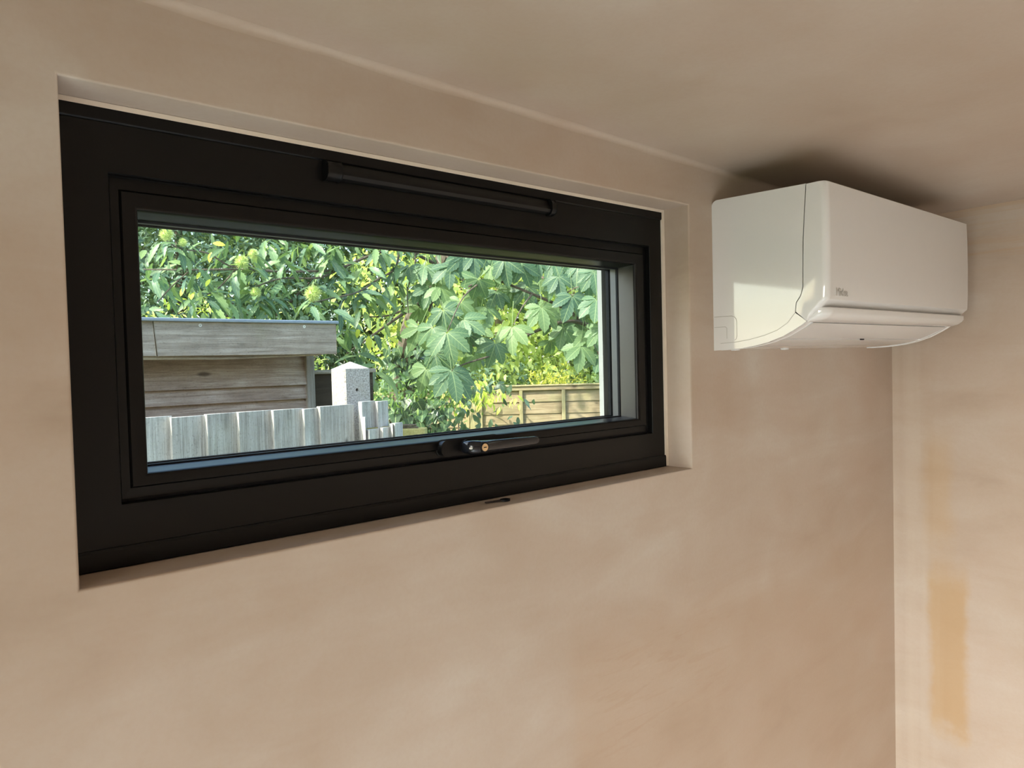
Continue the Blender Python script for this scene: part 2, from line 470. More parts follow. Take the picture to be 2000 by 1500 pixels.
SC_LEAVES=[(1.096,3.258,2.501,0.056,0.633,-0.772,0.121),
(1.121,3.256,2.494,0.307,-0.935,-0.177,0.085),
(1.139,3.312,2.498,0.221,0.972,0.074,0.094),
(1.127,3.24,2.517,-0.68,-0.697,-0.225,0.11),
(1.084,3.303,2.528,-0.673,-0.025,-0.739,0.105),
(1.135,3.311,2.516,-0.31,0.95,0.045,0.099),
(1.1,3.292,2.483,-0.666,-0.477,-0.574,0.082),
(1.108,3.261,2.536,-0.512,-0.52,-0.684,0.089),
(1.094,3.274,2.519,-0.586,0.358,-0.727,0.094),
(1.15,3.226,2.511,-0.933,-0.359,0.038,0.108),
(1.18,3.223,2.502,0.06,0.757,-0.651,0.12),
(1.171,3.226,2.518,0.936,-0.274,-0.221,0.115),
(1.189,3.239,2.478,-0.842,0.531,0.098,0.1),
(1.182,3.226,2.455,0.516,0.597,-0.614,0.088),
(1.16,3.266,2.484,0.164,-0.76,-0.629,0.089),
(1.31,3.248,2.221,0.571,0.223,-0.79,0.117),
(1.297,3.291,2.25,0.006,0.984,0.181,0.143),
(1.259,3.264,2.231,-0.701,0.099,-0.706,0.138),
(1.283,3.248,2.234,0.419,-0.75,-0.512,0.104),
(1.323,3.269,2.279,0.447,-0.478,-0.756,0.113),
(1.323,3.258,2.224,0.766,-0.55,-0.333,0.103),
(1.299,3.264,2.273,0.701,-0.712,0.031,0.125),
(1.311,3.242,2.273,0.347,-0.805,-0.482,0.141),
(1.322,3.249,2.281,0.884,0.446,0.141,0.099),
(1.281,3.275,2.257,0.93,-0.187,-0.316,0.131),
(1.265,3.295,2.408,0.624,-0.306,-0.719,0.094),
(1.246,3.331,2.368,0.363,-0.92,-0.15,0.121),
(1.227,3.342,2.361,-0.485,0.874,0.018,0.09),
(1.23,3.295,2.371,-0.707,-0.477,-0.522,0.126),
(1.246,3.299,2.377,-0.587,-0.085,-0.805,0.107),
(1.237,3.347,2.359,0.174,-0.727,-0.664,0.094),
(1.223,3.338,2.406,-0.725,-0.689,0.008,0.091),
(1.097,3.395,2.371,0.502,-0.464,-0.73,0.105),
(1.075,3.391,2.357,0.474,-0.478,-0.74,0.145),
(1.073,3.398,2.365,-0.145,-0.573,-0.807,0.122),
(1.074,3.426,2.377,0.631,0.325,-0.704,0.13),
(1.093,3.394,2.381,-0.409,-0.825,-0.389,0.113),
(1.476,3.193,2.421,0.666,-0.732,-0.144,0.096),
(1.447,3.24,2.382,-0.342,-0.554,-0.759,0.121),
(1.471,3.207,2.396,-0.626,0.651,-0.429,0.122),
(1.463,3.204,2.374,0.403,0.852,-0.333,0.123),
(1.506,3.189,2.409,0.477,-0.87,-0.122,0.102),
(1.484,3.194,2.417,-0.891,-0.446,0.09,0.11),
(1.458,3.234,2.394,-0.028,-0.925,-0.379,0.107),
(1.525,3.182,2.483,0.769,-0.582,-0.266,0.125),
(1.56,3.179,2.466,0.644,-0.474,-0.6,0.081),
(1.546,3.202,2.498,0.356,0.808,-0.469,0.108),
(1.57,3.233,2.469,0.344,0.514,-0.785,0.094),
(1.565,3.224,2.489,0.602,0.389,-0.697,0.087),
(1.515,3.229,2.476,0.054,0.739,-0.672,0.105),
(1.522,3.171,2.441,0.696,-0.182,-0.694,0.094),
(1.54,3.238,2.236,0.444,0.427,-0.788,0.113),
(1.546,3.195,2.253,-0.558,-0.822,0.113,0.113),
(1.558,3.203,2.21,-0.815,-0.278,-0.508,0.088),
(1.56,3.222,2.221,0.506,-0.507,-0.698,0.097),
(1.505,3.239,2.204,-0.532,0.279,-0.8,0.087),
(1.551,3.198,2.252,0.578,-0.811,-0.088,0.088),
(1.576,3.219,2.235,0.449,-0.875,0.179,0.118),
(1.554,3.226,2.225,0.457,-0.786,-0.416,0.109),
(1.555,3.188,2.259,0.731,-0.552,-0.401,0.11),
(1.583,3.231,2.25,-0.353,0.935,0.024,0.132),
(1.615,3.189,2.251,0.702,-0.633,-0.327,0.105),
(1.611,3.209,2.208,0.844,0.474,-0.252,0.098),
(1.626,3.182,2.252,0.891,0.428,-0.152,0.129),
(1.595,3.204,2.183,-0.588,-0.034,-0.808,0.124),
(1.595,3.222,2.237,0.827,0.181,-0.532,0.128),
(1.567,3.203,2.246,-0.236,0.757,-0.609,0.125),
(1.623,3.201,2.212,0.482,-0.562,-0.672,0.097),
(1.799,3.039,2.214,0.994,0.113,0.011,0.108),
(1.785,3.013,2.182,0.411,-0.631,-0.658,0.092),
(1.808,3.004,2.249,-0.231,0.971,0.054,0.087),
(1.815,3.052,2.206,0.579,0.378,-0.722,0.085),
(1.765,3.02,2.229,-0.449,0.702,-0.553,0.085),
(1.814,3.044,2.185,0.727,-0.132,-0.674,0.118),
(1.812,3.007,2.201,0.417,0.875,-0.245,0.082),
(1.794,3.027,2.236,-0.341,0.676,-0.653,0.088),
(1.809,3.069,2.195,0.217,0.969,0.118,0.121),
(1.766,2.988,2.192,-0.269,-0.91,-0.314,0.102),
(1.8,3.039,2.23,-0.847,-0.253,-0.468,0.082),
(1.729,3.28,2.358,0.399,0.57,-0.718,0.105),
(1.691,3.298,2.38,-0.633,0.73,-0.259,0.099),
(1.747,3.322,2.343,0.671,0.115,-0.733,0.09),
(1.696,3.296,2.351,-0.336,0.91,-0.244,0.106),
(1.735,3.309,2.347,-0.616,0.216,-0.758,0.094),
(1.716,3.338,2.35,-0.252,0.857,-0.449,0.097),
(1.725,3.256,2.347,-0.687,-0.606,-0.401,0.128),
(1.877,3.424,2.577,0.392,0.464,-0.794,0.13),
(1.895,3.462,2.611,0.369,0.673,-0.641,0.11),
(1.873,3.456,2.57,-0.449,0.759,-0.472,0.121),
(1.926,3.412,2.607,0.731,0.682,0.005,0.128),
(1.879,3.456,2.61,0.944,0.316,-0.093,0.129),
(1.881,3.445,2.573,-0.693,-0.196,-0.694,0.122),
(1.906,3.429,2.584,-0.194,0.939,-0.283,0.096),
(1.844,3.417,2.568,-0.982,-0.183,-0.041,0.119),
(2.053,3.456,2.578,0.625,-0.381,-0.682,0.146),
(1.99,3.429,2.61,0.87,-0.458,0.182,0.119),
(2.034,3.452,2.605,0.783,0.514,-0.35,0.133),
(1.996,3.462,2.593,0.755,0.324,-0.57,0.114),
(2.022,3.424,2.632,-0.154,0.896,-0.416,0.104),
(2.004,3.426,2.618,0.098,-0.881,-0.463,0.124),
(1.985,3.441,2.607,-0.693,-0.161,-0.703,0.125),
(2.105,3.388,2.552,-0.787,-0.436,-0.436,0.148),
(2.065,3.37,2.525,-0.725,0.227,-0.65,0.107),
(2.085,3.37,2.557,-0.733,0.074,-0.677,0.139),
(2.055,3.417,2.513,-0.472,0.879,-0.071,0.096),
(2.093,3.357,2.515,0.395,-0.437,-0.808,0.148),
(2.091,3.373,2.509,-0.555,0.439,-0.706,0.139),
(2.115,3.378,2.552,0.505,0.348,-0.79,0.126),
(2.102,3.349,2.527,0.757,-0.121,-0.643,0.137),
(2.132,3.389,2.403,-0.766,-0.377,-0.52,0.101),
(2.135,3.362,2.413,-0.526,0.449,-0.723,0.136),
(2.161,3.396,2.413,0.05,-0.999,0.005,0.145),
(2.194,3.413,2.433,0.797,0.601,0.064,0.119),
(2.155,3.394,2.406,-0.203,-0.979,-0.002,0.114),
(2.175,3.37,2.4,0.975,0.221,-0.003,0.122),
(2.152,3.397,2.39,0.553,-0.54,-0.634,0.143),
(2.164,3.398,2.402,0.96,0.071,-0.272,0.104),
(2.24,3.38,2.327,-0.459,0.556,-0.693,0.143),
(2.263,3.335,2.313,0.256,-0.957,0.139,0.143),
(2.257,3.331,2.317,0.228,-0.973,0.031,0.111),
(2.269,3.381,2.294,-0.406,-0.537,-0.74,0.103),
(2.265,3.376,2.313,0.412,-0.896,-0.167,0.115),
(2.263,3.373,2.284,0.578,0.214,-0.787,0.145),
(2.22,3.346,2.324,0.852,0.357,-0.384,0.112),
(2.256,3.367,2.317,0.846,0.075,-0.528,0.151),
(2.225,3.343,2.329,-0.492,0.794,-0.358,0.119),
(2.27,3.358,2.231,-0.245,-0.969,-0.004,0.117),
(2.326,3.411,2.245,0.904,0.426,-0.046,0.14),
(2.311,3.347,2.2,-0.234,-0.783,-0.577,0.105),
(2.299,3.379,2.235,-0.961,0.275,-0.024,0.109),
(2.282,3.385,2.251,-0.461,-0.558,-0.69,0.111),
(2.313,3.407,2.259,0.891,-0.442,-0.106,0.133),
(2.287,3.374,2.248,-0.683,0.563,-0.465,0.125),
(1.997,3.153,2.175,0.671,0.323,-0.668,0.111),
(2.018,3.174,2.163,0.459,-0.872,-0.171,0.145),
(1.986,3.175,2.192,0.799,0.032,-0.601,0.115),
(2.02,3.143,2.179,-0.175,-0.657,-0.733,0.114),
(2.004,3.179,2.144,0.677,0.138,-0.723,0.105),
(1.982,3.176,2.194,-0.575,0.65,-0.497,0.133),
(1.981,3.14,2.186,0.037,-0.993,-0.116,0.136),
(2.005,3.196,2.154,0.815,-0.576,0.061,0.116),
(2.228,3.468,2.08,-0.88,-0.258,-0.399,0.117),
(2.26,3.461,2.094,0.325,0.679,-0.659,0.132),
(2.271,3.452,2.107,-0.229,0.688,-0.689,0.099),
(2.243,3.464,2.078,0.524,-0.434,-0.733,0.138),
(2.276,3.463,2.093,0.085,-0.642,-0.762,0.115),
(2.233,3.477,2.13,-0.605,0.671,-0.428,0.137),
(2.251,3.478,2.082,-0.197,-0.978,0.074,0.137),
(2.285,3.455,2.11,0.554,0.744,-0.372,0.141),
(2.399,3.416,2.466,0.928,0.231,-0.293,0.118),
(2.329,3.364,2.496,-0.988,0.004,0.156,0.139),
(2.399,3.392,2.498,0.22,-0.864,-0.452,0.11),
(2.354,3.339,2.484,-0.095,-0.964,-0.248,0.11),
(2.365,3.377,2.464,-0.467,0.401,-0.788,0.127),
(2.407,3.368,2.492,0.811,0.584,-0.031,0.138),
(2.34,3.405,2.489,-0.821,-0.112,-0.56,0.111),
(2.366,3.395,2.498,-0.428,0.59,-0.685,0.142),
(2.491,3.443,2.595,-0.236,-0.7,-0.674,0.125),
(2.49,3.414,2.626,0.031,-0.76,-0.649,0.115),
(2.515,3.468,2.601,0.171,0.905,-0.389,0.12),
(2.47,3.441,2.628,-0.499,-0.703,-0.506,0.139),
(2.509,3.402,2.588,-0.005,-1.0,0.012,0.123),
(2.467,3.431,2.594,0.391,0.6,-0.698,0.147),
(2.472,3.424,2.597,0.762,0.41,-0.501,0.115),
(2.469,3.431,2.605,-0.836,-0.313,-0.451,0.103),
(2.521,3.416,2.356,-0.448,-0.669,-0.593,0.13),
(2.582,3.397,2.404,0.39,-0.856,-0.339,0.12),
(2.528,3.425,2.359,-0.434,-0.482,-0.761,0.139),
(2.573,3.465,2.392,0.533,0.783,-0.321,0.142),
(2.556,3.441,2.388,0.839,0.214,-0.5,0.107),
(2.575,3.409,2.344,0.295,0.545,-0.785,0.103),
(2.582,3.405,2.379,0.619,-0.038,-0.784,0.114),
(2.571,3.42,2.404,-0.531,-0.652,-0.541,0.128),
(2.369,3.391,2.34,0.913,-0.238,-0.332,0.139),
(2.409,3.326,2.325,0.409,-0.661,-0.63,0.146),
(2.383,3.361,2.335,-0.928,-0.343,-0.144,0.142),
(2.393,3.368,2.32,-0.896,0.055,-0.44,0.111),
(2.388,3.383,2.305,0.506,-0.584,-0.635,0.119),
(2.369,3.359,2.347,-0.679,0.734,-0.004,0.12),
(2.408,3.39,2.295,0.273,0.581,-0.766,0.122),
(2.382,3.372,2.309,0.553,0.71,-0.436,0.139),
(2.347,3.513,1.945,0.361,0.625,-0.692,0.137),
(2.338,3.49,1.936,0.369,-0.929,-0.018,0.121),
(2.34,3.5,1.936,0.536,-0.59,-0.605,0.15),
(2.338,3.497,1.921,-0.994,0.108,0.03,0.132),
(2.351,3.535,1.93,-0.08,-0.677,-0.732,0.151),
(2.335,3.528,1.941,0.097,0.995,0.023,0.135),
(2.319,3.259,1.839,-0.552,-0.535,-0.639,0.132),
(2.309,3.238,1.814,0.07,-0.994,-0.086,0.123),
(2.345,3.284,1.863,-0.973,0.169,-0.157,0.16),
(2.323,3.292,1.823,0.244,0.938,-0.246,0.165),
(2.357,3.237,1.809,0.583,-0.545,-0.603,0.167),
(1.755,3.41,2.593,0.059,0.716,-0.695,0.1),
(1.746,3.459,2.58,-0.041,0.978,-0.204,0.111),
(1.714,3.437,2.613,-0.514,-0.581,-0.631,0.133),
(1.744,3.432,2.625,0.766,-0.294,-0.572,0.13),
(1.722,3.425,2.608,0.247,-0.916,-0.317,0.114),
(1.738,3.429,2.591,0.632,0.668,-0.393,0.109),
(1.737,3.413,2.579,0.683,0.354,-0.639,0.129),
(1.711,3.386,2.575,-0.038,-0.678,-0.734,0.138),
(1.742,3.254,2.476,0.845,0.484,-0.227,0.097),
(1.757,3.273,2.46,0.869,-0.409,-0.279,0.124),
(1.761,3.296,2.443,0.126,0.662,-0.739,0.081),
(1.755,3.283,2.439,0.166,0.979,-0.121,0.083),
(1.756,3.282,2.473,0.886,0.388,-0.253,0.087),
(1.733,3.289,2.474,-0.88,0.435,-0.191,0.119),
(1.753,3.284,2.451,-0.624,-0.118,-0.773,0.111),
(2.652,3.459,2.5,0.161,0.78,-0.605,0.093),
(2.595,3.427,2.518,-0.681,0.732,-0.022,0.132),
(2.635,3.44,2.527,-0.742,-0.342,-0.577,0.137),
(2.641,3.438,2.545,-0.4,-0.903,-0.153,0.133),
(2.625,3.441,2.524,-0.385,-0.764,-0.518,0.128),
(2.623,3.444,2.522,-0.317,-0.55,-0.773,0.106),
(2.635,3.413,2.516,-0.997,-0.078,0.02,0.126),
(2.039,3.326,2.343,0.3,0.904,-0.304,0.137),
(1.986,3.316,2.317,0.269,-0.963,-0.017,0.123),
(2.001,3.321,2.328,-0.257,0.96,-0.112,0.137),
(1.969,3.287,2.332,-0.931,-0.344,0.123,0.137),
(2.003,3.307,2.316,0.605,0.629,-0.489,0.091),
(2.001,3.305,2.35,-0.779,-0.441,-0.445,0.1),
(2.022,3.314,2.347,0.143,0.99,-0.006,0.107),
(1.996,3.31,2.343,-0.422,-0.899,0.118,0.106),
(1.802,3.103,2.219,0.986,0.139,-0.095,0.128),
(1.778,3.133,2.209,0.103,0.982,-0.157,0.102),
(1.767,3.137,2.183,-0.404,0.542,-0.737,0.109),
(1.793,3.128,2.188,0.931,-0.355,0.087,0.104),
(1.786,3.089,2.169,0.221,-0.926,-0.306,0.126),
(1.796,3.085,2.174,0.602,-0.64,-0.478,0.117),
(1.603,3.273,2.39,-0.974,0.128,-0.185,0.081),
(1.552,3.275,2.404,-0.611,0.61,-0.504,0.121),
(1.564,3.282,2.378,-0.869,0.015,-0.494,0.091),
(1.579,3.307,2.41,-0.12,0.771,-0.626,0.086),
(1.558,3.28,2.412,-0.658,0.753,-0.016,0.093),
(1.565,3.282,2.367,-0.55,-0.833,0.07,0.103),
(1.58,3.284,2.401,-0.727,-0.377,-0.573,0.086),
(1.415,3.276,2.242,0.318,0.659,-0.682,0.098),
(1.419,3.247,2.195,0.59,-0.803,0.085,0.095),
(1.413,3.247,2.245,-0.046,0.876,-0.48,0.087),
(1.398,3.213,2.219,0.164,-0.732,-0.661,0.11),
(1.374,3.239,2.197,-0.04,0.63,-0.776,0.106),
(1.008,3.376,2.183,-0.775,0.154,-0.613,0.106),
(1.062,3.362,2.167,0.365,-0.808,-0.462,0.122),
(1.003,3.363,2.202,-0.093,0.994,-0.054,0.123),
(1.026,3.378,2.215,-0.323,0.789,-0.522,0.129),
(2.459,3.564,2.021,-0.537,-0.279,-0.796,0.147),
(2.485,3.517,2.062,-0.244,-0.94,-0.24,0.125),
(2.477,3.548,2.067,-0.474,-0.363,-0.802,0.147),
(2.452,3.573,2.066,-0.881,-0.23,-0.414,0.114),
(2.438,3.541,2.054,-0.686,0.402,-0.606,0.106),
(2.483,3.536,2.036,-0.814,-0.561,0.149,0.104),
(2.151,3.333,2.584,0.458,0.661,-0.594,0.1),
(2.108,3.352,2.601,-0.432,0.777,-0.459,0.098),
(2.111,3.351,2.605,0.232,-0.578,-0.783,0.114),
(2.14,3.338,2.599,0.234,0.968,-0.093,0.113),
(2.149,3.343,2.606,-0.042,0.976,-0.212,0.147),
(2.145,3.336,2.6,-0.879,0.216,-0.425,0.122),
(2.132,3.336,2.593,0.234,0.735,-0.636,0.141),
(2.581,3.432,2.676,-0.772,-0.15,-0.617,0.122),
(2.629,3.456,2.676,0.538,-0.628,-0.562,0.133),
(2.587,3.443,2.672,-0.388,0.453,-0.803,0.126),
(2.603,3.415,2.704,-0.075,-0.827,-0.557,0.126),
(2.593,3.482,2.659,0.157,0.759,-0.632,0.143),
(2.604,3.452,2.704,-0.631,-0.139,-0.763,0.142),
(2.219,3.661,2.056,0.17,0.89,-0.424,0.128),
(2.198,3.614,2.098,-0.88,0.007,-0.475,0.13),
(2.246,3.641,2.072,0.57,-0.408,-0.713,0.1),
(2.193,3.628,2.1,-0.926,0.337,-0.171,0.136),
(2.224,3.623,2.069,-0.496,-0.448,-0.744,0.101),
(2.244,3.612,2.052,0.313,-0.762,-0.566,0.127),
(2.234,3.656,2.084,0.99,0.125,0.058,0.097)]
PALMATE=[(2.495,2.724,2.043,-0.246,-0.42,-0.874,-0.667,-0.58,0.467,0.185),
(2.476,2.664,1.815,-0.219,-0.605,-0.766,-0.238,-0.728,0.643,0.19),
(2.604,2.9,2.188,-0.019,-0.384,-0.923,-0.752,-0.603,0.266,0.16),
(2.632,2.738,2.122,0.189,-0.921,-0.341,-0.707,-0.369,0.604,0.15),
(2.951,2.653,2.078,-0.529,-0.334,-0.78,-0.679,-0.385,0.625,0.17),
(3.164,2.602,2.202,-0.283,-0.47,-0.836,-0.456,-0.701,0.548,0.16),
(3.277,2.437,2.265,-0.297,-0.516,-0.803,-0.354,-0.722,0.595,0.17),
(2.998,2.763,2.516,-0.124,-0.266,-0.956,-0.829,-0.502,0.248,0.16),
(3.111,2.728,2.487,0.148,-0.383,-0.912,-0.576,-0.783,0.236,0.15),
(3.352,2.301,2.235,-0.575,-0.381,-0.724,-0.511,-0.524,0.681,0.16),
(3.42,2.434,2.033,0.015,-0.586,-0.81,-0.281,-0.78,0.559,0.17),
(3.342,2.432,1.947,-0.452,-0.39,-0.802,-0.409,-0.708,0.575,0.16),
(2.839,2.833,2.387,-0.124,0.468,-0.875,-0.667,-0.692,-0.276,0.15),
(2.835,2.978,2.549,-0.279,-0.382,-0.881,-0.14,-0.891,0.431,0.15),
(2.77,3.032,2.485,-0.745,-0.217,-0.631,-0.402,-0.609,0.684,0.15),
(3.286,2.568,2.402,-0.25,-0.519,-0.817,-0.607,-0.574,0.55,0.15),
(3.387,2.481,2.465,-0.525,-0.071,-0.848,-0.793,-0.321,0.518,0.15),
(3.384,2.347,2.417,-0.251,-0.393,-0.884,-0.576,-0.673,0.463,0.15),
(2.884,2.933,2.548,0.104,-0.673,-0.733,-0.459,-0.686,0.565,0.15),
(3.261,2.73,2.535,-0.344,-0.444,-0.828,-0.459,-0.69,0.56,0.15),
(2.784,3.284,2.377,-0.54,-0.273,-0.796,-0.331,-0.801,0.499,0.15),
(2.764,3.308,2.516,-0.586,-0.444,-0.678,-0.556,-0.388,0.735,0.15),
(2.551,2.944,2.082,-0.499,0.321,-0.805,-0.827,-0.455,0.331,0.15),
(2.549,3.08,2.088,-0.417,0.328,-0.848,-0.77,-0.622,0.139,0.16),
(2.512,2.968,1.829,-0.456,0.19,-0.869,-0.754,-0.601,0.264,0.15),
(2.556,2.932,1.923,-0.076,-0.26,-0.963,-0.844,-0.497,0.201,0.14),
(3.272,2.847,2.361,-0.49,-0.083,-0.868,-0.601,-0.689,0.406,0.14),
(2.997,2.953,2.222,-0.22,-0.701,-0.678,-0.22,-0.641,0.735,0.14),
(3.117,2.985,2.331,-0.716,-0.154,-0.681,-0.46,-0.631,0.625,0.14),
(3.407,2.312,2.06,-0.299,-0.327,-0.897,-0.563,-0.698,0.442,0.15),
(3.37,2.614,2.074,-0.314,-0.535,-0.785,-0.624,-0.506,0.595,0.14),
(3.462,2.389,1.866,-0.124,-0.751,-0.648,-0.329,-0.585,0.741,0.14),
(2.968,2.856,2.479,-0.58,-0.164,-0.798,-0.604,-0.57,0.557,0.14),
(3.336,2.662,2.515,-0.16,-0.641,-0.751,-0.54,-0.58,0.61,0.14),
(2.749,2.908,2.244,-0.347,-0.071,-0.935,-0.524,-0.812,0.256,0.14),
(2.878,2.92,2.084,-0.31,-0.539,-0.783,-0.797,-0.302,0.523,0.14),
(2.716,3.076,2.355,-0.042,-0.67,-0.741,-0.284,-0.703,0.652,0.14),
(3.439,2.437,2.529,0.097,-0.172,-0.98,-0.471,-0.875,0.107,0.14),
(2.744,3.46,2.531,-0.679,-0.297,-0.672,-0.604,-0.294,0.741,0.14),
(2.776,3.424,2.354,0.048,-0.739,-0.672,-0.289,-0.654,0.699,0.13),
(3.53,2.347,2.327,-0.584,-0.531,-0.614,-0.451,-0.417,0.789,0.15),
(3.638,2.378,2.167,-0.518,-0.635,-0.572,-0.328,-0.47,0.819,0.15),
(3.733,2.419,1.965,-0.17,-0.645,-0.745,-0.365,-0.66,0.656,0.15),
(3.71,2.323,2.401,-0.077,-0.44,-0.895,-0.514,-0.752,0.414,0.15),
(3.617,2.415,2.607,-0.132,-0.232,-0.964,-0.209,-0.944,0.256,0.15),
(3.442,2.573,2.647,-0.269,-0.298,-0.916,-0.392,-0.835,0.387,0.15),
(3.242,2.753,2.687,-0.359,-0.51,-0.781,-0.27,-0.744,0.61,0.15),
(3.041,2.933,2.694,-0.439,-0.356,-0.825,-0.65,-0.508,0.565,0.15)]
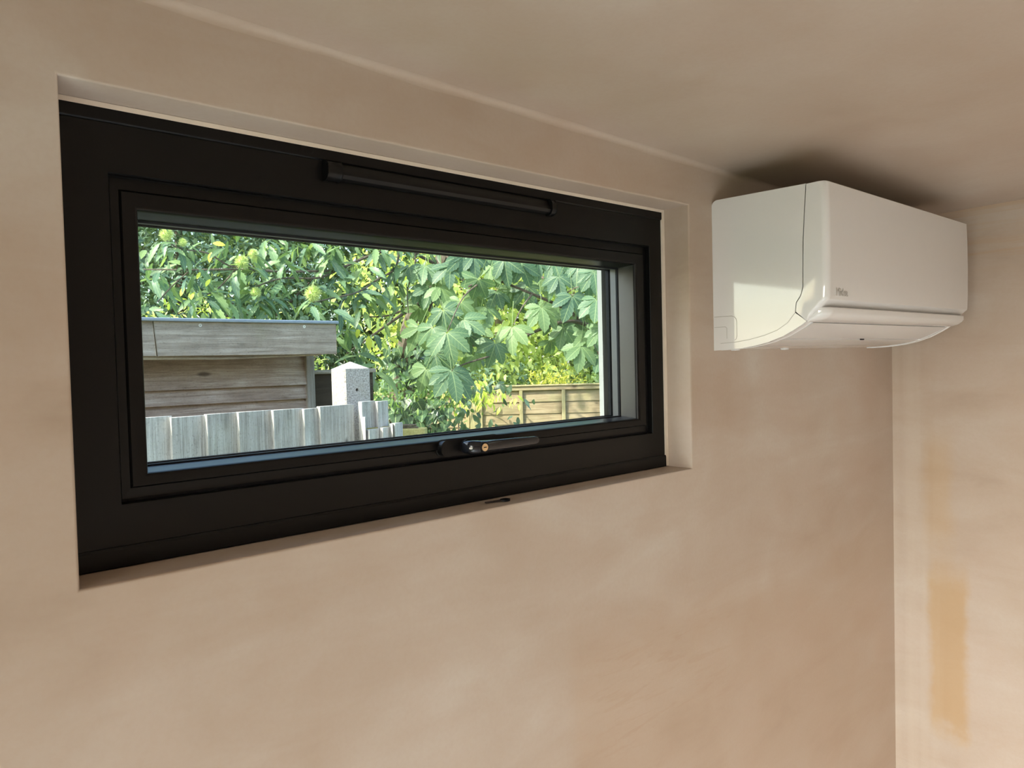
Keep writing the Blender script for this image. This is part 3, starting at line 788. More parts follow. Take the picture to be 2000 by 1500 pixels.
IVY=[(2.928,4.07,1.706,-0.14,-0.376,-0.916,-0.506,-0.768,0.392,0.07),
(3.004,4.027,1.985,0.229,-0.211,-0.95,-0.621,-0.784,0.025,0.064),
(2.965,4.13,1.975,-0.269,0.238,-0.933,-0.677,-0.736,0.008,0.064),
(2.936,4.083,1.908,-0.294,-0.464,-0.836,-0.716,-0.472,0.514,0.08),
(3.203,3.998,1.73,0.032,0.066,-0.997,-0.491,-0.868,-0.073,0.067),
(2.971,4.046,1.812,-0.425,-0.389,-0.817,-0.613,-0.54,0.576,0.082),
(3.01,4.107,1.826,-0.023,-0.453,-0.891,-0.895,-0.388,0.22,0.053),
(3.141,4.011,1.853,-0.05,-0.479,-0.876,-0.639,-0.659,0.396,0.069),
(3.108,3.93,1.963,-0.16,-0.225,-0.961,-0.926,-0.304,0.225,0.074),
(2.991,4.149,1.882,-0.202,0.228,-0.953,-0.913,-0.395,0.099,0.055),
(3.011,4.006,1.79,0.129,-0.441,-0.888,-0.614,-0.739,0.278,0.061),
(3.067,4.029,1.742,-0.027,0.164,-0.986,-0.52,-0.845,-0.126,0.08),
(3.105,4.095,1.968,0.213,-0.381,-0.899,-0.581,-0.79,0.197,0.065),
(2.972,4.098,1.832,0.126,-0.089,-0.988,-0.926,-0.367,-0.085,0.05),
(3.013,4.057,1.962,0.414,-0.179,-0.893,-0.404,-0.915,-0.004,0.061),
(3.156,3.907,1.981,-0.289,-0.268,-0.919,-0.479,-0.791,0.381,0.051),
(3.021,4.029,1.894,-0.105,-0.489,-0.866,-0.917,-0.289,0.274,0.057),
(3.058,4.131,1.748,0.02,-0.905,-0.424,-0.379,-0.399,0.835,0.068),
(3.132,4.083,1.925,-0.446,-0.141,-0.884,-0.861,-0.202,0.467,0.051),
(3.068,4.03,1.841,-0.018,-0.16,-0.987,-0.621,-0.772,0.136,0.083),
(3.053,3.952,1.963,-0.494,0.218,-0.842,-0.5,-0.863,0.07,0.071),
(2.98,4.176,1.888,-0.088,-0.077,-0.993,-0.524,-0.844,0.112,0.066),
(3.167,3.902,1.854,0.17,-0.761,-0.627,-0.257,-0.648,0.717,0.053),
(3.077,4.074,1.874,-0.367,-0.271,-0.89,-0.422,-0.804,0.419,0.07),
(3.146,3.94,1.853,-0.161,-0.325,-0.932,-0.933,-0.257,0.251,0.054),
(3.122,3.973,1.9,-0.144,-0.816,-0.559,-0.452,-0.448,0.771,0.073),
(3.097,4.046,1.944,-0.123,-0.727,-0.676,-0.354,-0.604,0.714,0.055),
(3.207,4.015,1.693,-0.274,0.174,-0.946,-0.634,-0.772,0.042,0.067),
(3.057,4.101,1.83,-0.383,0.224,-0.896,-0.216,-0.965,-0.149,0.058),
(3.088,3.983,1.896,-0.551,-0.064,-0.832,-0.263,-0.933,0.245,0.052),
(3.127,3.992,1.896,-0.503,-0.663,-0.554,-0.245,-0.505,0.827,0.069),
(3.175,3.988,1.776,-0.475,0.296,-0.828,-0.844,-0.418,0.335,0.083),
(3.189,4.013,1.953,0.097,-0.353,-0.931,-0.483,-0.834,0.266,0.081),
(3.021,4.137,1.918,-0.501,-0.495,-0.71,-0.641,-0.338,0.689,0.081),
(2.996,4.179,1.769,-0.108,0.072,-0.992,-0.832,-0.552,0.05,0.066),
(2.978,4.048,1.926,-0.194,0.354,-0.915,-0.537,-0.819,-0.202,0.08),
(3.155,4.013,1.92,-0.791,0.122,-0.6,-0.595,-0.381,0.707,0.079),
(3.016,4.097,1.73,-0.661,-0.152,-0.735,-0.71,-0.19,0.678,0.052),
(3.013,4.006,1.898,-0.066,-0.289,-0.955,-0.466,-0.838,0.286,0.072),
(3.038,4.037,1.714,-0.534,-0.422,-0.732,-0.474,-0.568,0.673,0.07),
(3.147,3.918,1.994,-0.659,-0.142,-0.739,-0.585,-0.52,0.622,0.082),
(3.054,3.932,1.747,0.065,-0.596,-0.8,-0.594,-0.668,0.449,0.078),
(2.997,4.059,1.906,-0.048,-0.498,-0.866,-0.572,-0.697,0.433,0.068),
(3.166,3.986,1.796,0.017,-0.564,-0.826,-0.442,-0.745,0.5,0.058),
(3.149,4.038,1.885,0.248,-0.253,-0.935,-0.8,-0.598,-0.05,0.071),
(3.006,4.125,1.884,-0.368,-0.278,-0.888,-0.644,-0.613,0.458,0.073),
(3.028,4.126,1.94,-0.354,0.308,-0.883,-0.572,-0.818,-0.057,0.053),
(3.038,3.98,1.765,-0.779,-0.358,-0.515,-0.242,-0.585,0.774,0.051),
(3.195,3.963,1.748,-0.395,0.068,-0.916,-0.834,-0.444,0.327,0.076),
(3.181,4.027,1.854,0.061,-0.504,-0.862,-0.728,-0.613,0.307,0.084),
(3.066,3.919,1.778,-0.659,-0.068,-0.749,-0.407,-0.804,0.432,0.056),
(3.028,3.949,1.764,-0.741,-0.062,-0.669,-0.639,-0.242,0.73,0.081),
(3.191,3.978,1.985,-0.697,-0.038,-0.716,-0.622,-0.466,0.63,0.075),
(2.985,4.024,1.831,-0.147,-0.38,-0.913,-0.139,-0.906,0.399,0.065),
(3.161,3.944,1.87,0.356,0.018,-0.934,-0.543,-0.809,-0.222,0.061),
(3.097,3.974,1.846,-0.25,-0.123,-0.96,-0.786,-0.553,0.276,0.069),
(3.07,3.973,1.719,0.044,-0.381,-0.924,-0.867,-0.473,0.154,0.057),
(3.011,4.091,1.926,-0.765,-0.363,-0.533,-0.346,-0.466,0.814,0.054),
(2.943,4.022,1.866,-0.649,-0.116,-0.752,-0.372,-0.814,0.446,0.064),
(3.171,3.96,1.912,0.169,-0.93,-0.327,-0.264,-0.362,0.894,0.074),
(3.108,3.99,1.707,-0.412,-0.452,-0.791,-0.435,-0.665,0.607,0.057),
(3.118,3.971,1.955,-0.783,-0.134,-0.608,-0.476,-0.5,0.723,0.052),
(3.01,4.108,1.917,-0.166,-0.24,-0.957,-0.467,-0.835,0.29,0.081),
(2.942,4.092,1.716,-0.398,-0.036,-0.917,-0.644,-0.7,0.307,0.06),
(2.909,4.053,1.912,0.179,-0.359,-0.916,-0.604,-0.775,0.186,0.063),
(3.09,3.945,1.837,-0.867,-0.159,-0.473,-0.418,-0.286,0.862,0.084),
(3.132,3.914,1.811,-0.401,-0.258,-0.879,-0.845,-0.266,0.464,0.063),
(2.975,4.141,1.778,-0.04,-0.17,-0.985,-0.544,-0.823,0.164,0.074),
(3.104,3.996,1.856,-0.501,-0.416,-0.759,-0.584,-0.485,0.651,0.063),
(3.03,4.091,1.979,-0.644,-0.112,-0.757,-0.605,-0.531,0.594,0.07),
(3.05,3.645,1.289,-0.695,0.043,-0.717,-0.614,-0.554,0.562,0.084),
(3.016,3.958,1.44,0.192,-0.569,-0.8,-0.573,-0.726,0.38,0.104),
(3.002,4.174,1.308,-0.428,0.063,-0.902,-0.647,-0.718,0.257,0.066),
(2.964,3.895,1.336,-0.433,0.218,-0.875,-0.325,-0.943,-0.074,0.096),
(3.168,3.991,1.583,0.016,-0.393,-0.919,-0.707,-0.655,0.267,0.087),
(2.921,3.792,1.346,-0.428,-0.307,-0.85,-0.751,-0.401,0.524,0.086),
(2.953,3.836,1.4,0.153,-0.004,-0.988,-0.49,-0.869,-0.072,0.091),
(3.084,3.957,1.553,-0.395,-0.538,-0.744,-0.671,-0.385,0.634,0.089),
(2.927,3.72,1.361,0.071,0.195,-0.978,-0.607,-0.77,-0.197,0.065),
(2.879,3.986,1.481,-0.649,0.239,-0.723,-0.752,-0.347,0.56,0.085),
(2.932,3.874,1.519,0.12,-0.177,-0.977,-0.408,-0.906,0.114,0.076),
(3.085,4.07,1.429,-0.151,0.093,-0.984,-0.897,-0.43,0.097,0.07),
(3.127,3.864,1.461,-0.655,-0.176,-0.735,-0.603,-0.463,0.649,0.093),
(2.793,3.868,1.344,0.123,-0.56,-0.819,-0.428,-0.775,0.465,0.089),
(2.917,3.874,1.324,-0.564,-0.005,-0.826,-0.72,-0.487,0.494,0.093),
(3.16,3.957,1.337,-0.614,-0.422,-0.667,-0.543,-0.387,0.745,0.067),
(2.883,3.765,1.361,-0.088,-0.325,-0.942,-0.268,-0.903,0.337,0.08),
(2.9,3.761,1.331,-0.37,-0.136,-0.919,-0.802,-0.452,0.39,0.074),
(2.964,3.842,1.292,-0.561,0.159,-0.812,-0.628,-0.722,0.293,0.084),
(3.011,3.966,1.47,-0.707,-0.206,-0.676,-0.318,-0.762,0.564,0.065),
(2.871,3.895,1.577,-0.44,-0.173,-0.881,-0.421,-0.827,0.373,0.062),
(2.943,3.836,1.455,-0.131,-0.606,-0.784,-0.532,-0.625,0.571,0.086),
(2.96,4.004,1.531,-0.268,0.282,-0.921,-0.711,-0.703,-0.008,0.093),
(2.855,3.793,1.438,0.25,-0.189,-0.95,-0.787,-0.611,-0.085,0.06),
(3.077,3.992,1.512,-0.525,-0.383,-0.76,-0.737,-0.242,0.631,0.104),
(3.098,3.611,1.375,-0.372,0.073,-0.926,-0.543,-0.825,0.153,0.09),
(3.201,3.791,1.582,-0.75,-0.217,-0.624,-0.451,-0.523,0.723,0.072),
(2.829,4.026,1.445,-0.637,-0.307,-0.707,-0.226,-0.803,0.552,0.104),
(3.178,3.927,1.352,-0.405,-0.749,-0.524,-0.376,-0.386,0.843,0.074),
(3.122,3.881,1.267,0.013,-0.546,-0.838,-0.69,-0.612,0.388,0.097),
(3.126,3.588,1.43,-0.514,-0.413,-0.752,-0.284,-0.745,0.603,0.068),
(3.217,3.998,1.506,-0.335,-0.144,-0.931,-0.363,-0.892,0.268,0.075),
(2.974,3.934,1.47,0.306,-0.055,-0.95,-0.374,-0.925,-0.067,0.061),
(3.035,3.928,1.592,0.015,-0.645,-0.764,-0.628,-0.601,0.494,0.069),
(2.98,3.811,1.437,0.172,-0.556,-0.813,-0.258,-0.822,0.507,0.092),
(3.169,4.016,1.338,-0.434,-0.01,-0.901,-0.291,-0.945,0.151,0.104),
(2.93,3.981,1.282,-0.804,-0.227,-0.55,-0.493,-0.263,0.829,0.084),
(2.915,3.91,1.499,0.279,-0.548,-0.789,-0.372,-0.819,0.437,0.064),
(2.998,3.778,1.285,-0.276,-0.014,-0.961,-0.712,-0.669,0.214,0.072),
(2.869,3.947,1.524,-0.298,-0.555,-0.776,-0.58,-0.541,0.609,0.068),
(2.963,3.877,1.593,-0.356,-0.148,-0.923,-0.735,-0.565,0.375,0.088),
(3.001,3.998,1.591,-0.174,-0.24,-0.955,-0.802,-0.528,0.279,0.105),
(2.807,3.862,1.604,-0.883,-0.175,-0.435,-0.283,-0.541,0.792,0.098),
(2.883,3.849,1.357,-0.316,0.342,-0.885,-0.481,-0.862,-0.161,0.072),
(3.143,4.001,1.517,-0.534,0.182,-0.826,-0.728,-0.595,0.34,0.098),
(3.233,3.749,1.498,-0.402,-0.161,-0.901,-0.637,-0.658,0.402,0.101),
(3.166,4.041,1.392,0.018,0.328,-0.944,-0.791,-0.574,-0.215,0.068),
(3.017,3.651,1.46,-0.583,-0.052,-0.811,-0.494,-0.77,0.405,0.069),
(3.11,3.717,1.521,-0.175,-0.457,-0.872,-0.586,-0.663,0.466,0.065),
(3.07,4.015,1.386,-0.183,0.085,-0.98,-0.732,-0.677,0.078,0.075),
(2.812,3.962,1.591,-0.377,0.349,-0.858,-0.689,-0.724,0.009,0.102),
(3.166,4.006,1.282,0.09,-0.133,-0.987,-0.898,-0.44,-0.022,0.104),
(2.997,3.72,1.513,-0.396,-0.401,-0.826,-0.487,-0.671,0.559,0.089),
(3.042,3.67,1.497,-0.102,-0.553,-0.827,-0.724,-0.529,0.443,0.097),
(3.086,3.937,1.455,-0.567,0.11,-0.816,-0.802,-0.301,0.517,0.103),
(3.129,3.743,1.291,-0.538,-0.355,-0.764,-0.62,-0.448,0.644,0.102),
(2.975,3.694,1.481,-0.519,-0.628,-0.58,-0.586,-0.233,0.776,0.08),
(2.854,3.931,1.29,-0.557,-0.273,-0.784,-0.232,-0.855,0.463,0.109),
(3.139,3.801,1.295,-0.737,-0.401,-0.545,-0.211,-0.629,0.748,0.103),
(2.937,4.121,1.409,-0.184,-0.157,-0.97,-0.781,-0.575,0.242,0.064),
(3.188,3.69,1.565,-0.944,-0.054,-0.326,-0.271,-0.438,0.857,0.062),
(3.213,3.913,1.281,-0.157,0.215,-0.964,-0.645,-0.762,-0.065,0.108),
(3.131,3.694,1.487,-0.19,-0.616,-0.764,-0.621,-0.527,0.579,0.083),
(3.07,3.984,1.496,-0.588,-0.618,-0.522,-0.417,-0.321,0.85,0.072),
(3.137,3.707,1.568,-0.726,-0.079,-0.683,-0.529,-0.571,0.628,0.069),
(3.042,4.002,1.402,-0.202,0.063,-0.977,-0.526,-0.849,0.053,0.077),
(2.97,3.71,1.423,-0.158,-0.338,-0.928,-0.495,-0.786,0.371,0.075),
(3.036,3.984,1.393,-0.443,-0.436,-0.784,-0.481,-0.622,0.618,0.083),
(2.984,3.733,1.423,0.409,-0.24,-0.881,-0.586,-0.809,-0.052,0.095),
(2.963,4.003,1.481,-0.728,0.141,-0.671,-0.634,-0.51,0.58,0.084),
(3.082,3.831,1.406,-0.247,-0.784,-0.57,-0.288,-0.502,0.815,0.061),
(3.142,3.775,1.58,-0.372,-0.427,-0.824,-0.621,-0.545,0.563,0.072),
(3.006,3.764,1.489,-0.355,-0.435,-0.827,-0.459,-0.69,0.56,0.108),
(3.068,3.972,1.472,-0.24,0.397,-0.886,-0.618,-0.766,-0.176,0.064),
(3.08,4.017,1.407,-0.138,-0.529,-0.838,-0.809,-0.428,0.403,0.092),
(3.128,3.952,1.422,-0.046,-0.746,-0.664,-0.206,-0.643,0.737,0.089),
(3.233,3.778,1.343,0.02,-0.467,-0.884,-0.546,-0.746,0.381,0.087),
(3.061,3.77,1.283,-0.232,-0.152,-0.961,-0.808,-0.52,0.277,0.1),
(2.843,3.842,1.489,-0.369,-0.41,-0.834,-0.571,-0.607,0.552,0.094),
(3.098,3.983,1.41,0.177,-0.441,-0.88,-0.756,-0.633,0.166,0.107),
(3.081,3.635,1.515,0.32,-0.186,-0.929,-0.184,-0.974,0.132,0.097),
(3.105,3.966,1.396,0.129,-0.214,-0.968,-0.654,-0.752,0.079,0.108),
(2.981,3.758,1.578,0.39,-0.24,-0.889,-0.569,-0.822,-0.028,0.105),
(3.081,3.757,1.546,-0.604,0.02,-0.796,-0.692,-0.509,0.512,0.088),
(3.091,3.578,1.41,-0.307,0.013,-0.951,-0.646,-0.737,0.199,0.066),
(3.171,3.996,1.421,-0.007,-0.574,-0.819,-0.548,-0.683,0.483,0.083),
(3.02,3.753,1.565,-0.022,-0.028,-0.999,-0.454,-0.89,0.035,0.062),
(3.153,3.913,1.353,-0.183,-0.766,-0.616,-0.485,-0.475,0.734,0.089),
(3.156,3.71,1.477,-0.14,-0.831,-0.538,-0.413,-0.445,0.794,0.093),
(3.033,3.644,1.486,-0.308,-0.055,-0.95,-0.752,-0.597,0.278,0.063),
(3.204,3.822,1.362,-0.252,-0.851,-0.462,-0.247,-0.405,0.881,0.076),
(2.996,3.886,1.42,-0.595,-0.553,-0.583,-0.25,-0.562,0.788,0.067),
(3.24,3.804,1.429,0.012,-0.198,-0.98,-0.704,-0.698,0.133,0.073),
(3.131,3.581,1.526,-0.35,-0.435,-0.83,-0.596,-0.58,0.555,0.083),
(3.161,3.769,1.399,-0.11,-0.084,-0.99,-0.645,-0.752,0.135,0.096)]
YELLOW=[(1.294,3.146,2.521,0.71,-0.696,-0.106,-0.612,-0.685,0.396,0.065),
(1.295,3.169,2.478,-0.361,-0.203,-0.91,-0.612,-0.685,0.396,0.06),
(1.277,3.219,2.298,0.432,0.129,0.892,-0.612,-0.685,0.396,0.055),
(1.192,3.295,2.301,-0.496,-0.057,-0.866,-0.612,-0.685,0.396,0.055),
(1.244,3.25,2.34,0.361,0.203,0.91,-0.612,-0.685,0.396,0.05),
(1.235,3.269,2.274,-0.552,0.011,-0.834,-0.612,-0.685,0.396,0.05),
(2.647,3.397,2.157,0.1,-0.563,-0.82,-0.612,-0.685,0.396,0.07),
(2.635,3.474,2.137,-0.496,-0.057,-0.866,-0.612,-0.685,0.396,0.07),
(2.71,3.34,2.131,0.244,-0.639,-0.729,-0.612,-0.685,0.396,0.06),
(2.316,3.423,2.103,-0.432,-0.129,-0.892,-0.612,-0.685,0.396,0.07),
(2.358,3.383,2.052,-0.203,-0.347,-0.915,-0.612,-0.685,0.396,0.1),
(2.511,3.38,2.036,0.552,-0.728,-0.407,-0.612,-0.685,0.396,0.07)]

# ================================================================== SETTING: the room
W, ZS, ZH = 1.0211, 1.65, 2.1439          # window opening width, sill height, head height
XR = 1.9541
XL, YF = -2.2, -3.1
ceil_z = lambda x, y: 2.2447 - 0.018 * x - 0.0303 * y

def wall_with_hole(name, mat, mapf, us, vs, thick, bevel=0.0):
    """us, vs = 4 grid lines each; the middle cell is the opening"""
    bm = bmesh.new()
    g = {}
    for k in (0, 1):
        for i, u in enumerate(us):
            for j, v in enumerate(vs):
                g[k, i, j] = bm.verts.new(mapf(u, v, k * thick))
    for k in (0, 1):
        for i in range(3):
            for j in range(3):
                if (i, j) != (1, 1):
                    bm.faces.new([g[k, i, j], g[k, i + 1, j], g[k, i + 1, j + 1], g[k, i, j + 1]])
    for (a, b) in (((1, 1), (2, 1)), ((2, 1), (2, 2)), ((2, 2), (1, 2)), ((1, 2), (1, 1))):
        bm.faces.new([g[0, a[0], a[1]], g[0, b[0], b[1]], g[1, b[0], b[1]], g[1, a[0], a[1]]])
    for i in range(3):
        for j in (0, 3):
            bm.faces.new([g[0, i, j], g[0, i + 1, j], g[1, i + 1, j], g[1, i, j]])
            bm.faces.new([g[0, j, i], g[0, j, i + 1], g[1, j, i + 1], g[1, j, i]])
    bmesh.ops.recalc_face_normals(bm, faces=bm.faces)
    if bevel:
        es = [e for e in bm.edges if all(v in (g[0, 1, 1], g[0, 2, 1], g[0, 2, 2], g[0, 1, 2]) for v in e.verts)]
        bmesh.ops.bevel(bm, geom=es, offset=bevel, offset_type='OFFSET', segments=3, profile=0.5, affect='EDGES')
    o = put(name, bm, mat, origin=(0, 0, 0), smooth=True, angle=60)
    return tag(o, kind='structure')

wall_with_hole('wall_back', M_back, lambda u, v, t: (u, t, v), [XL - 0.1, 0.0, W, XR + 0.1], [-0.1, ZS, ZH, 2.5], 0.2, 0.0035)
wall_with_hole('wall_left', M_plas, lambda u, v, t: (XL - t, u, v), [YF, -2.8, -0.5, 0.2], [-0.1, 0.0, 2.1, 2.5], 0.1)
tag(box('wall_right', (XR, YF - 0.1, -0.1), (XR + 0.1, 0.2, 2.5), M_right), kind='structure')
tag(box('wall_front', (XL - 0.1, YF - 0.1, -0.1), (XR + 0.1, YF, 2.5), M_plas), kind='structure')
tag(box('floor', (XL - 0.1, YF - 0.1, -0.1), (XR + 0.1, 0.2, 0.0), M_floor), kind='structure')
bm = bmesh.new()
vs = [bm.verts.new((x, y, ceil_z(x, y) + dz)) for dz in (0, 0.12) for x, y in ((XL - 0.05, YF - 0.05), (XR + 0.05, YF - 0.05), (XR + 0.05, 0.02), (XL - 0.05, 0.02))]
for f in [(0, 1, 2, 3), (4, 5, 6, 7), (0, 1, 5, 4), (1, 2, 6, 5), (2, 3, 7, 6), (3, 0, 4, 7)]:
    bm.faces.new([vs[i] for i in f])
tag(put('ceiling', bm, M_ceil, origin=(0, 0, 2.24)), kind='structure')
# rounded plaster fillet in the joint between window wall and ceiling
bm = bmesh.new()
rows = []
rr = 0.009
nx = 60
for i in range(nx + 1):
    x = XL + (XR - XL) * i / nx
    zc = ceil_z(x, 0)
    r = rr * (1 + 0.25 * math.sin(i * 1.7) * random.uniform(0.2, 1))
    row = []
    for k in range(6):
        a = k / 5 * math.pi / 2
        row.append(bm.verts.new((x, -r + r * math.sin(a) if k else -r, zc - r + r * math.cos(a) + 0.0002)))
    row.append(bm.verts.new((x, 0.004, zc - r)))
    row.append(bm.verts.new((x, 0.004, zc + 0.004)))
    row.append(bm.verts.new((x, -r, zc + 0.004)))
    rows.append(row)
for i in range(nx):
    a, b = rows[i], rows[i + 1]
    for k in range(len(a)):
        bm.faces.new([a[k], a[(k + 1) % len(a)], b[(k + 1) % len(a)], b[k]])
tag(put('trim_1', bm, M_plas, origin=(0, 0, 2.23), smooth=True), kind='structure')
# room roof; its left overhang and the unseen eave are added to block sun
tag(box('roof', (XL - 1.3, YF - 0.3, 2.5), (XR + 0.3, 0.2, 2.62), M_rubber), kind='structure')
tag(box('sun_block_eave', (XL - 0.3, 0.2, 2.32), (XR + 0.3, 0.29, 2.62), M_uwhite), kind='structure')

# glazed doors in the left wall (behind the camera): three black leaves
d1 = empty('door_1', (XL - 0.05, -1.65, 0)); tag(d1, kind='structure')
lw = 2.3 / 3
for i in range(3):
    y0 = -2.8 + i * lw; y1 = y0 + lw
    bm = bmesh.new()
    for lo, hi in (((y0, 0.0), (y0 + 0.06, 2.1)), ((y1 - 0.06, 0.0), (y1, 2.1)), ((y0 + 0.06, 0.0), (y1 - 0.06, 0.08)), ((y0 + 0.06, 2.03), (y1 - 0.06, 2.1))):
        bbox(bm, (XL - 0.08, lo[0], lo[1]), (XL - 0.02, hi[0], hi[1]))
    fr = put('door_leaf', bm, M_black, d1)
    box('pane', (XL - 0.056, y0 + 0.06, 0.08), (XL - 0.050, y1 - 0.06, 2.03), M_glass, fr)

# ================================================================== the window
win = empty('window_1', (W / 2, 0.06, ZS)); tag(win, kind='structure')
F0 = 0.0594
OUT = (0.006, W - 0.006, ZS + 0.001, ZH - 0.002)
bm = bmesh.new()
inn = (0.0545, 0.978, 1.7180, 2.0715)
ring(bm, OUT, inn, [(0, F0), (0.985, F0), (1.0, F0 + 0.0015), (1.0, F0 + 0.018), (0.88, F0 + 0.018), (0.88, 0.15), (0, 0.15)])
put('outer_frame', bm, M_black, win)
# cover strip along the foot and the head of the outer frame
bm = bmesh.new()
extrude_x(bm, [(F0 - 0.0035, ZS + 0.001), (F0 - 0.0035, ZS + 0.0195), (F0 - 0.002, ZS + 0.0225), (F0 + 0.004, ZS + 0.0225), (F0 + 0.004, ZS + 0.001)], 0.004, W - 0.0015)
put('sill_strip', bm, M_black, win)
bm = bmesh.new()
extrude_x(bm, [(F0 - 0.003, ZH - 0.002), (F0 - 0.003, ZH - 0.018), (F0 - 0.0015, ZH - 0.0195), (F0 + 0.004, ZH - 0.0195), (F0 + 0.004, ZH - 0.002)], 0.007, W - 0.007)
put('head_strip', bm, M_black, win)
# thin bead of pale filler between frame and plaster
bm = bmesh.new()
ring(bm, (0.001, W - 0.001, ZS + 0.001, ZH - 0.0005), (0.0075, W - 0.0075, ZS + 0.001, ZH - 0.0055), [(0, F0 - 0.0045), (1, F0 - 0.0035), (1, F0 + 0.006), (0, F0 + 0.006)])
put('filler_bead', bm, mat_simple('pale_filler', srgb(226, 212, 194), 0.6, 0.3), win)

SO = (0.0570, 0.9755, 1.7212, 2.0690)
SI = (0.0845, 0.9425, 1.7475, 2.0355)
SM = (0.0663, 0.966, 1.7335, 2.0560)
sash = empty('sash', (W / 2, 0.08, 1.7475)); sash.parent = win; sash.matrix_parent_inverse = Matrix.Identity(4); sash.location = Vector((W / 2, 0.08, 1.7475)) - wpos(win)
bm = bmesh.new()
ring(bm, SO, SM, [(0, F0 + 0.0095), (0.9, F0 + 0.0085), (1.0, F0 + 0.0065), (1.0, F0 + 0.03), (0, F0 + 0.03)])
put('sash_rim', bm, M_black, sash)
bm = bmesh.new()
ring(bm, (0.050, 0.982, 1.7140, 2.0755), (0.0585, 0.974, 1.7228, 2.0675), [(0, F0 + 0.0105), (1, F0 + 0.0105), (1, F0 + 0.016), (0, F0 + 0.016)])
put('sash_gap_shade', bm, M_rubber, sash)  # black ring set in the sash gap to paint its shadow
bm = bmesh.new()
SG = (SI[0] + 0.004, SI[1] - 0.0045, SI[2] + 0.0025, SI[3] - 0.003)      # the bead slopes in towards the glass
mixr = lambda a, b, p: tuple(a[i] + (b[i] - a[i]) * p for i in range(4))
ring_rows(bm, [(mixr(SM, SI, p), y) for p, y in ((0.0, F0 + 0.0062), (0.06, F0 + 0.0050), (0.72, F0 + 0.0050), (0.86, F0 + 0.0058), (0.95, F0 + 0.0080), (1.0, F0 + 0.012))] + [(SG, 0.103), (SM, 0.103)])
sf_ = put('sash_frame', bm, M_black, sash, smooth=True, angle=40)
sf_.data.materials.append(M_bead)
_oy = wpos(sf_).y
for p_ in sf_.data.polygons:
    ys = [sf_.data.vertices[i].co.y + _oy for i in p_.vertices]
    if min(ys) > F0 + 0.011 and max(ys) - min(ys) > 0.02 and abs(p_.normal.y) < 0.5 and p_.normal.z > -0.5: p_.material_index = 1
bm = bmesh.new()
ring(bm, (0.06, 0.972, 1.724, 2.066), SG, [(0, 0.1275), (1.0, 0.1275), (1.0, 0.135), (0, 0.150)])
put('sash_outer_frame', bm, M_black, sash)
GI = tuple(SG[i] + (0.002 if i in (0, 2) else -0.002) for i in range(4))
for nm, y0, y1 in (('inner_gasket', 0.1015, 0.1095), ('outer_gasket', 0.1235, 0.1335)):
    bm = bmesh.new()
    ring(bm, (SI[0] - .01, SI[1] + .01, SI[2] - .01, SI[3] + .01), GI, [(0, y0), (0.75, y0), (1.0, y0 + 0.003), (1.0, y1 - 0.001), (0, y1)])
    put(nm, bm, M_rubber, sash)
bm = bmesh.new()
ring(bm, (SI[0] - .008, SI[1] + .008, SI[2] - .008, SI[3] + .008), (SG[0] + .0005, SG[1] - .0005, SG[2] + .0005, SG[3] - .0005), [(0, 0.1100), (1, 0.1100), (1, 0.1230), (0, 0.1230)])
put('spacer_bar', bm, M_alu, sash)
for y in (0.106, 0.126):
    box('glass_pane', (SI[0] - 0.004, y, SI[2] - 0.004), (SI[1] + 0.004, y + 0.0012, SI[3] + 0.004), M_glass, sash)
# white lining of the opening on the outside
bm = bmesh.new()
ring(bm, (0.0, W, ZS, ZH), (SI[0] - 0.004, SI[1] + 0.0015, SI[2] - 0.028, SI[3] + 0.03), [(0, 0.151), (1, 0.1365 + 0.0145), (1, 0.162), (0, 0.162)])
put('white_outer_lining', bm, M_uwhite, win)

# trickle vent on the frame head
vent = empty('trickle_vent', (0.51, F0, 2.111)); vent.parent = win; vent.matrix_parent_inverse = Matrix.Identity(4); vent.location = Vector((0.51, F0, 2.111)) - wpos(win)
vp = []
for k in range(9):
    a = -math.pi / 2 + math.pi * k / 8
    vp.append((F0 - 0.012 * math.cos(a) ** 0.6 if abs(math.cos(a)) > 1e-6 else F0, 2.111 + 0.0105 * math.sin(a)))
bm = bmesh.new()
extrude_x(bm, [(F0, 2.1005), (F0 - 0.006, 2.1005), (F0 - 0.0105, 2.1025), (F0 - 0.0135, 2.107), (F0 - 0.0125, 2.1115), (F0 - 0.008, 2.1165), (F0 - 0.006, 2.1215), (F0, 2.1225)], 0.325, 0.705)
put('vent_cover', bm, M_vent, vent, smooth=True, angle=30)
for x0, x1 in ((0.304, 0.325), (0.705, 0.716)):
    bm = bmesh.new()
    extrude_x(bm, [(F0, 2.0995), (F0 - 0.0065, 2.0995), (F0 - 0.0115, 2.1015), (F0 - 0.0148, 2.1065), (F0 - 0.0148, 2.117), (F0 - 0.0105, 2.1225), (F0, 2.1235)], x0, x1)
    put('end_cap', bm, M_vent, vent, bevel=0.0015)

# espagnolette handle
hd = empty('window_handle', (0.52, F0 + 0.005, 1.736)); hd.parent = win; hd.matrix_parent_inverse = Matrix.Identity(4); hd.location = Vector((0.52, F0 + 0.005, 1.736)) - wpos(win)
def rrect_y(bm, x0, x1, z0, z1, y0, y1, r, seg=5):
    pts = []
    for cx, cz, a0 in ((x1 - r, z1 - r, 0), (x0 + r, z1 - r, 90), (x0 + r, z0 + r, 180), (x1 - r, z0 + r, 270)):
        for k in range(seg + 1):
            a = math.radians(a0 + 90 * k / seg)
            pts.append((cx + r * math.cos(a), cz + r * math.sin(a)))
    A = [bm.verts.new((x, y0, z)) for x, z in pts]; B = [bm.verts.new((x, y1, z)) for x, z in pts]
    n = len(pts)
    for i in range(n): bm.faces.new([A[i], A[(i + 1) % n], B[(i + 1) % n], B[i]])
    bm.faces.new(A); bm.faces.new(list(reversed(B)))
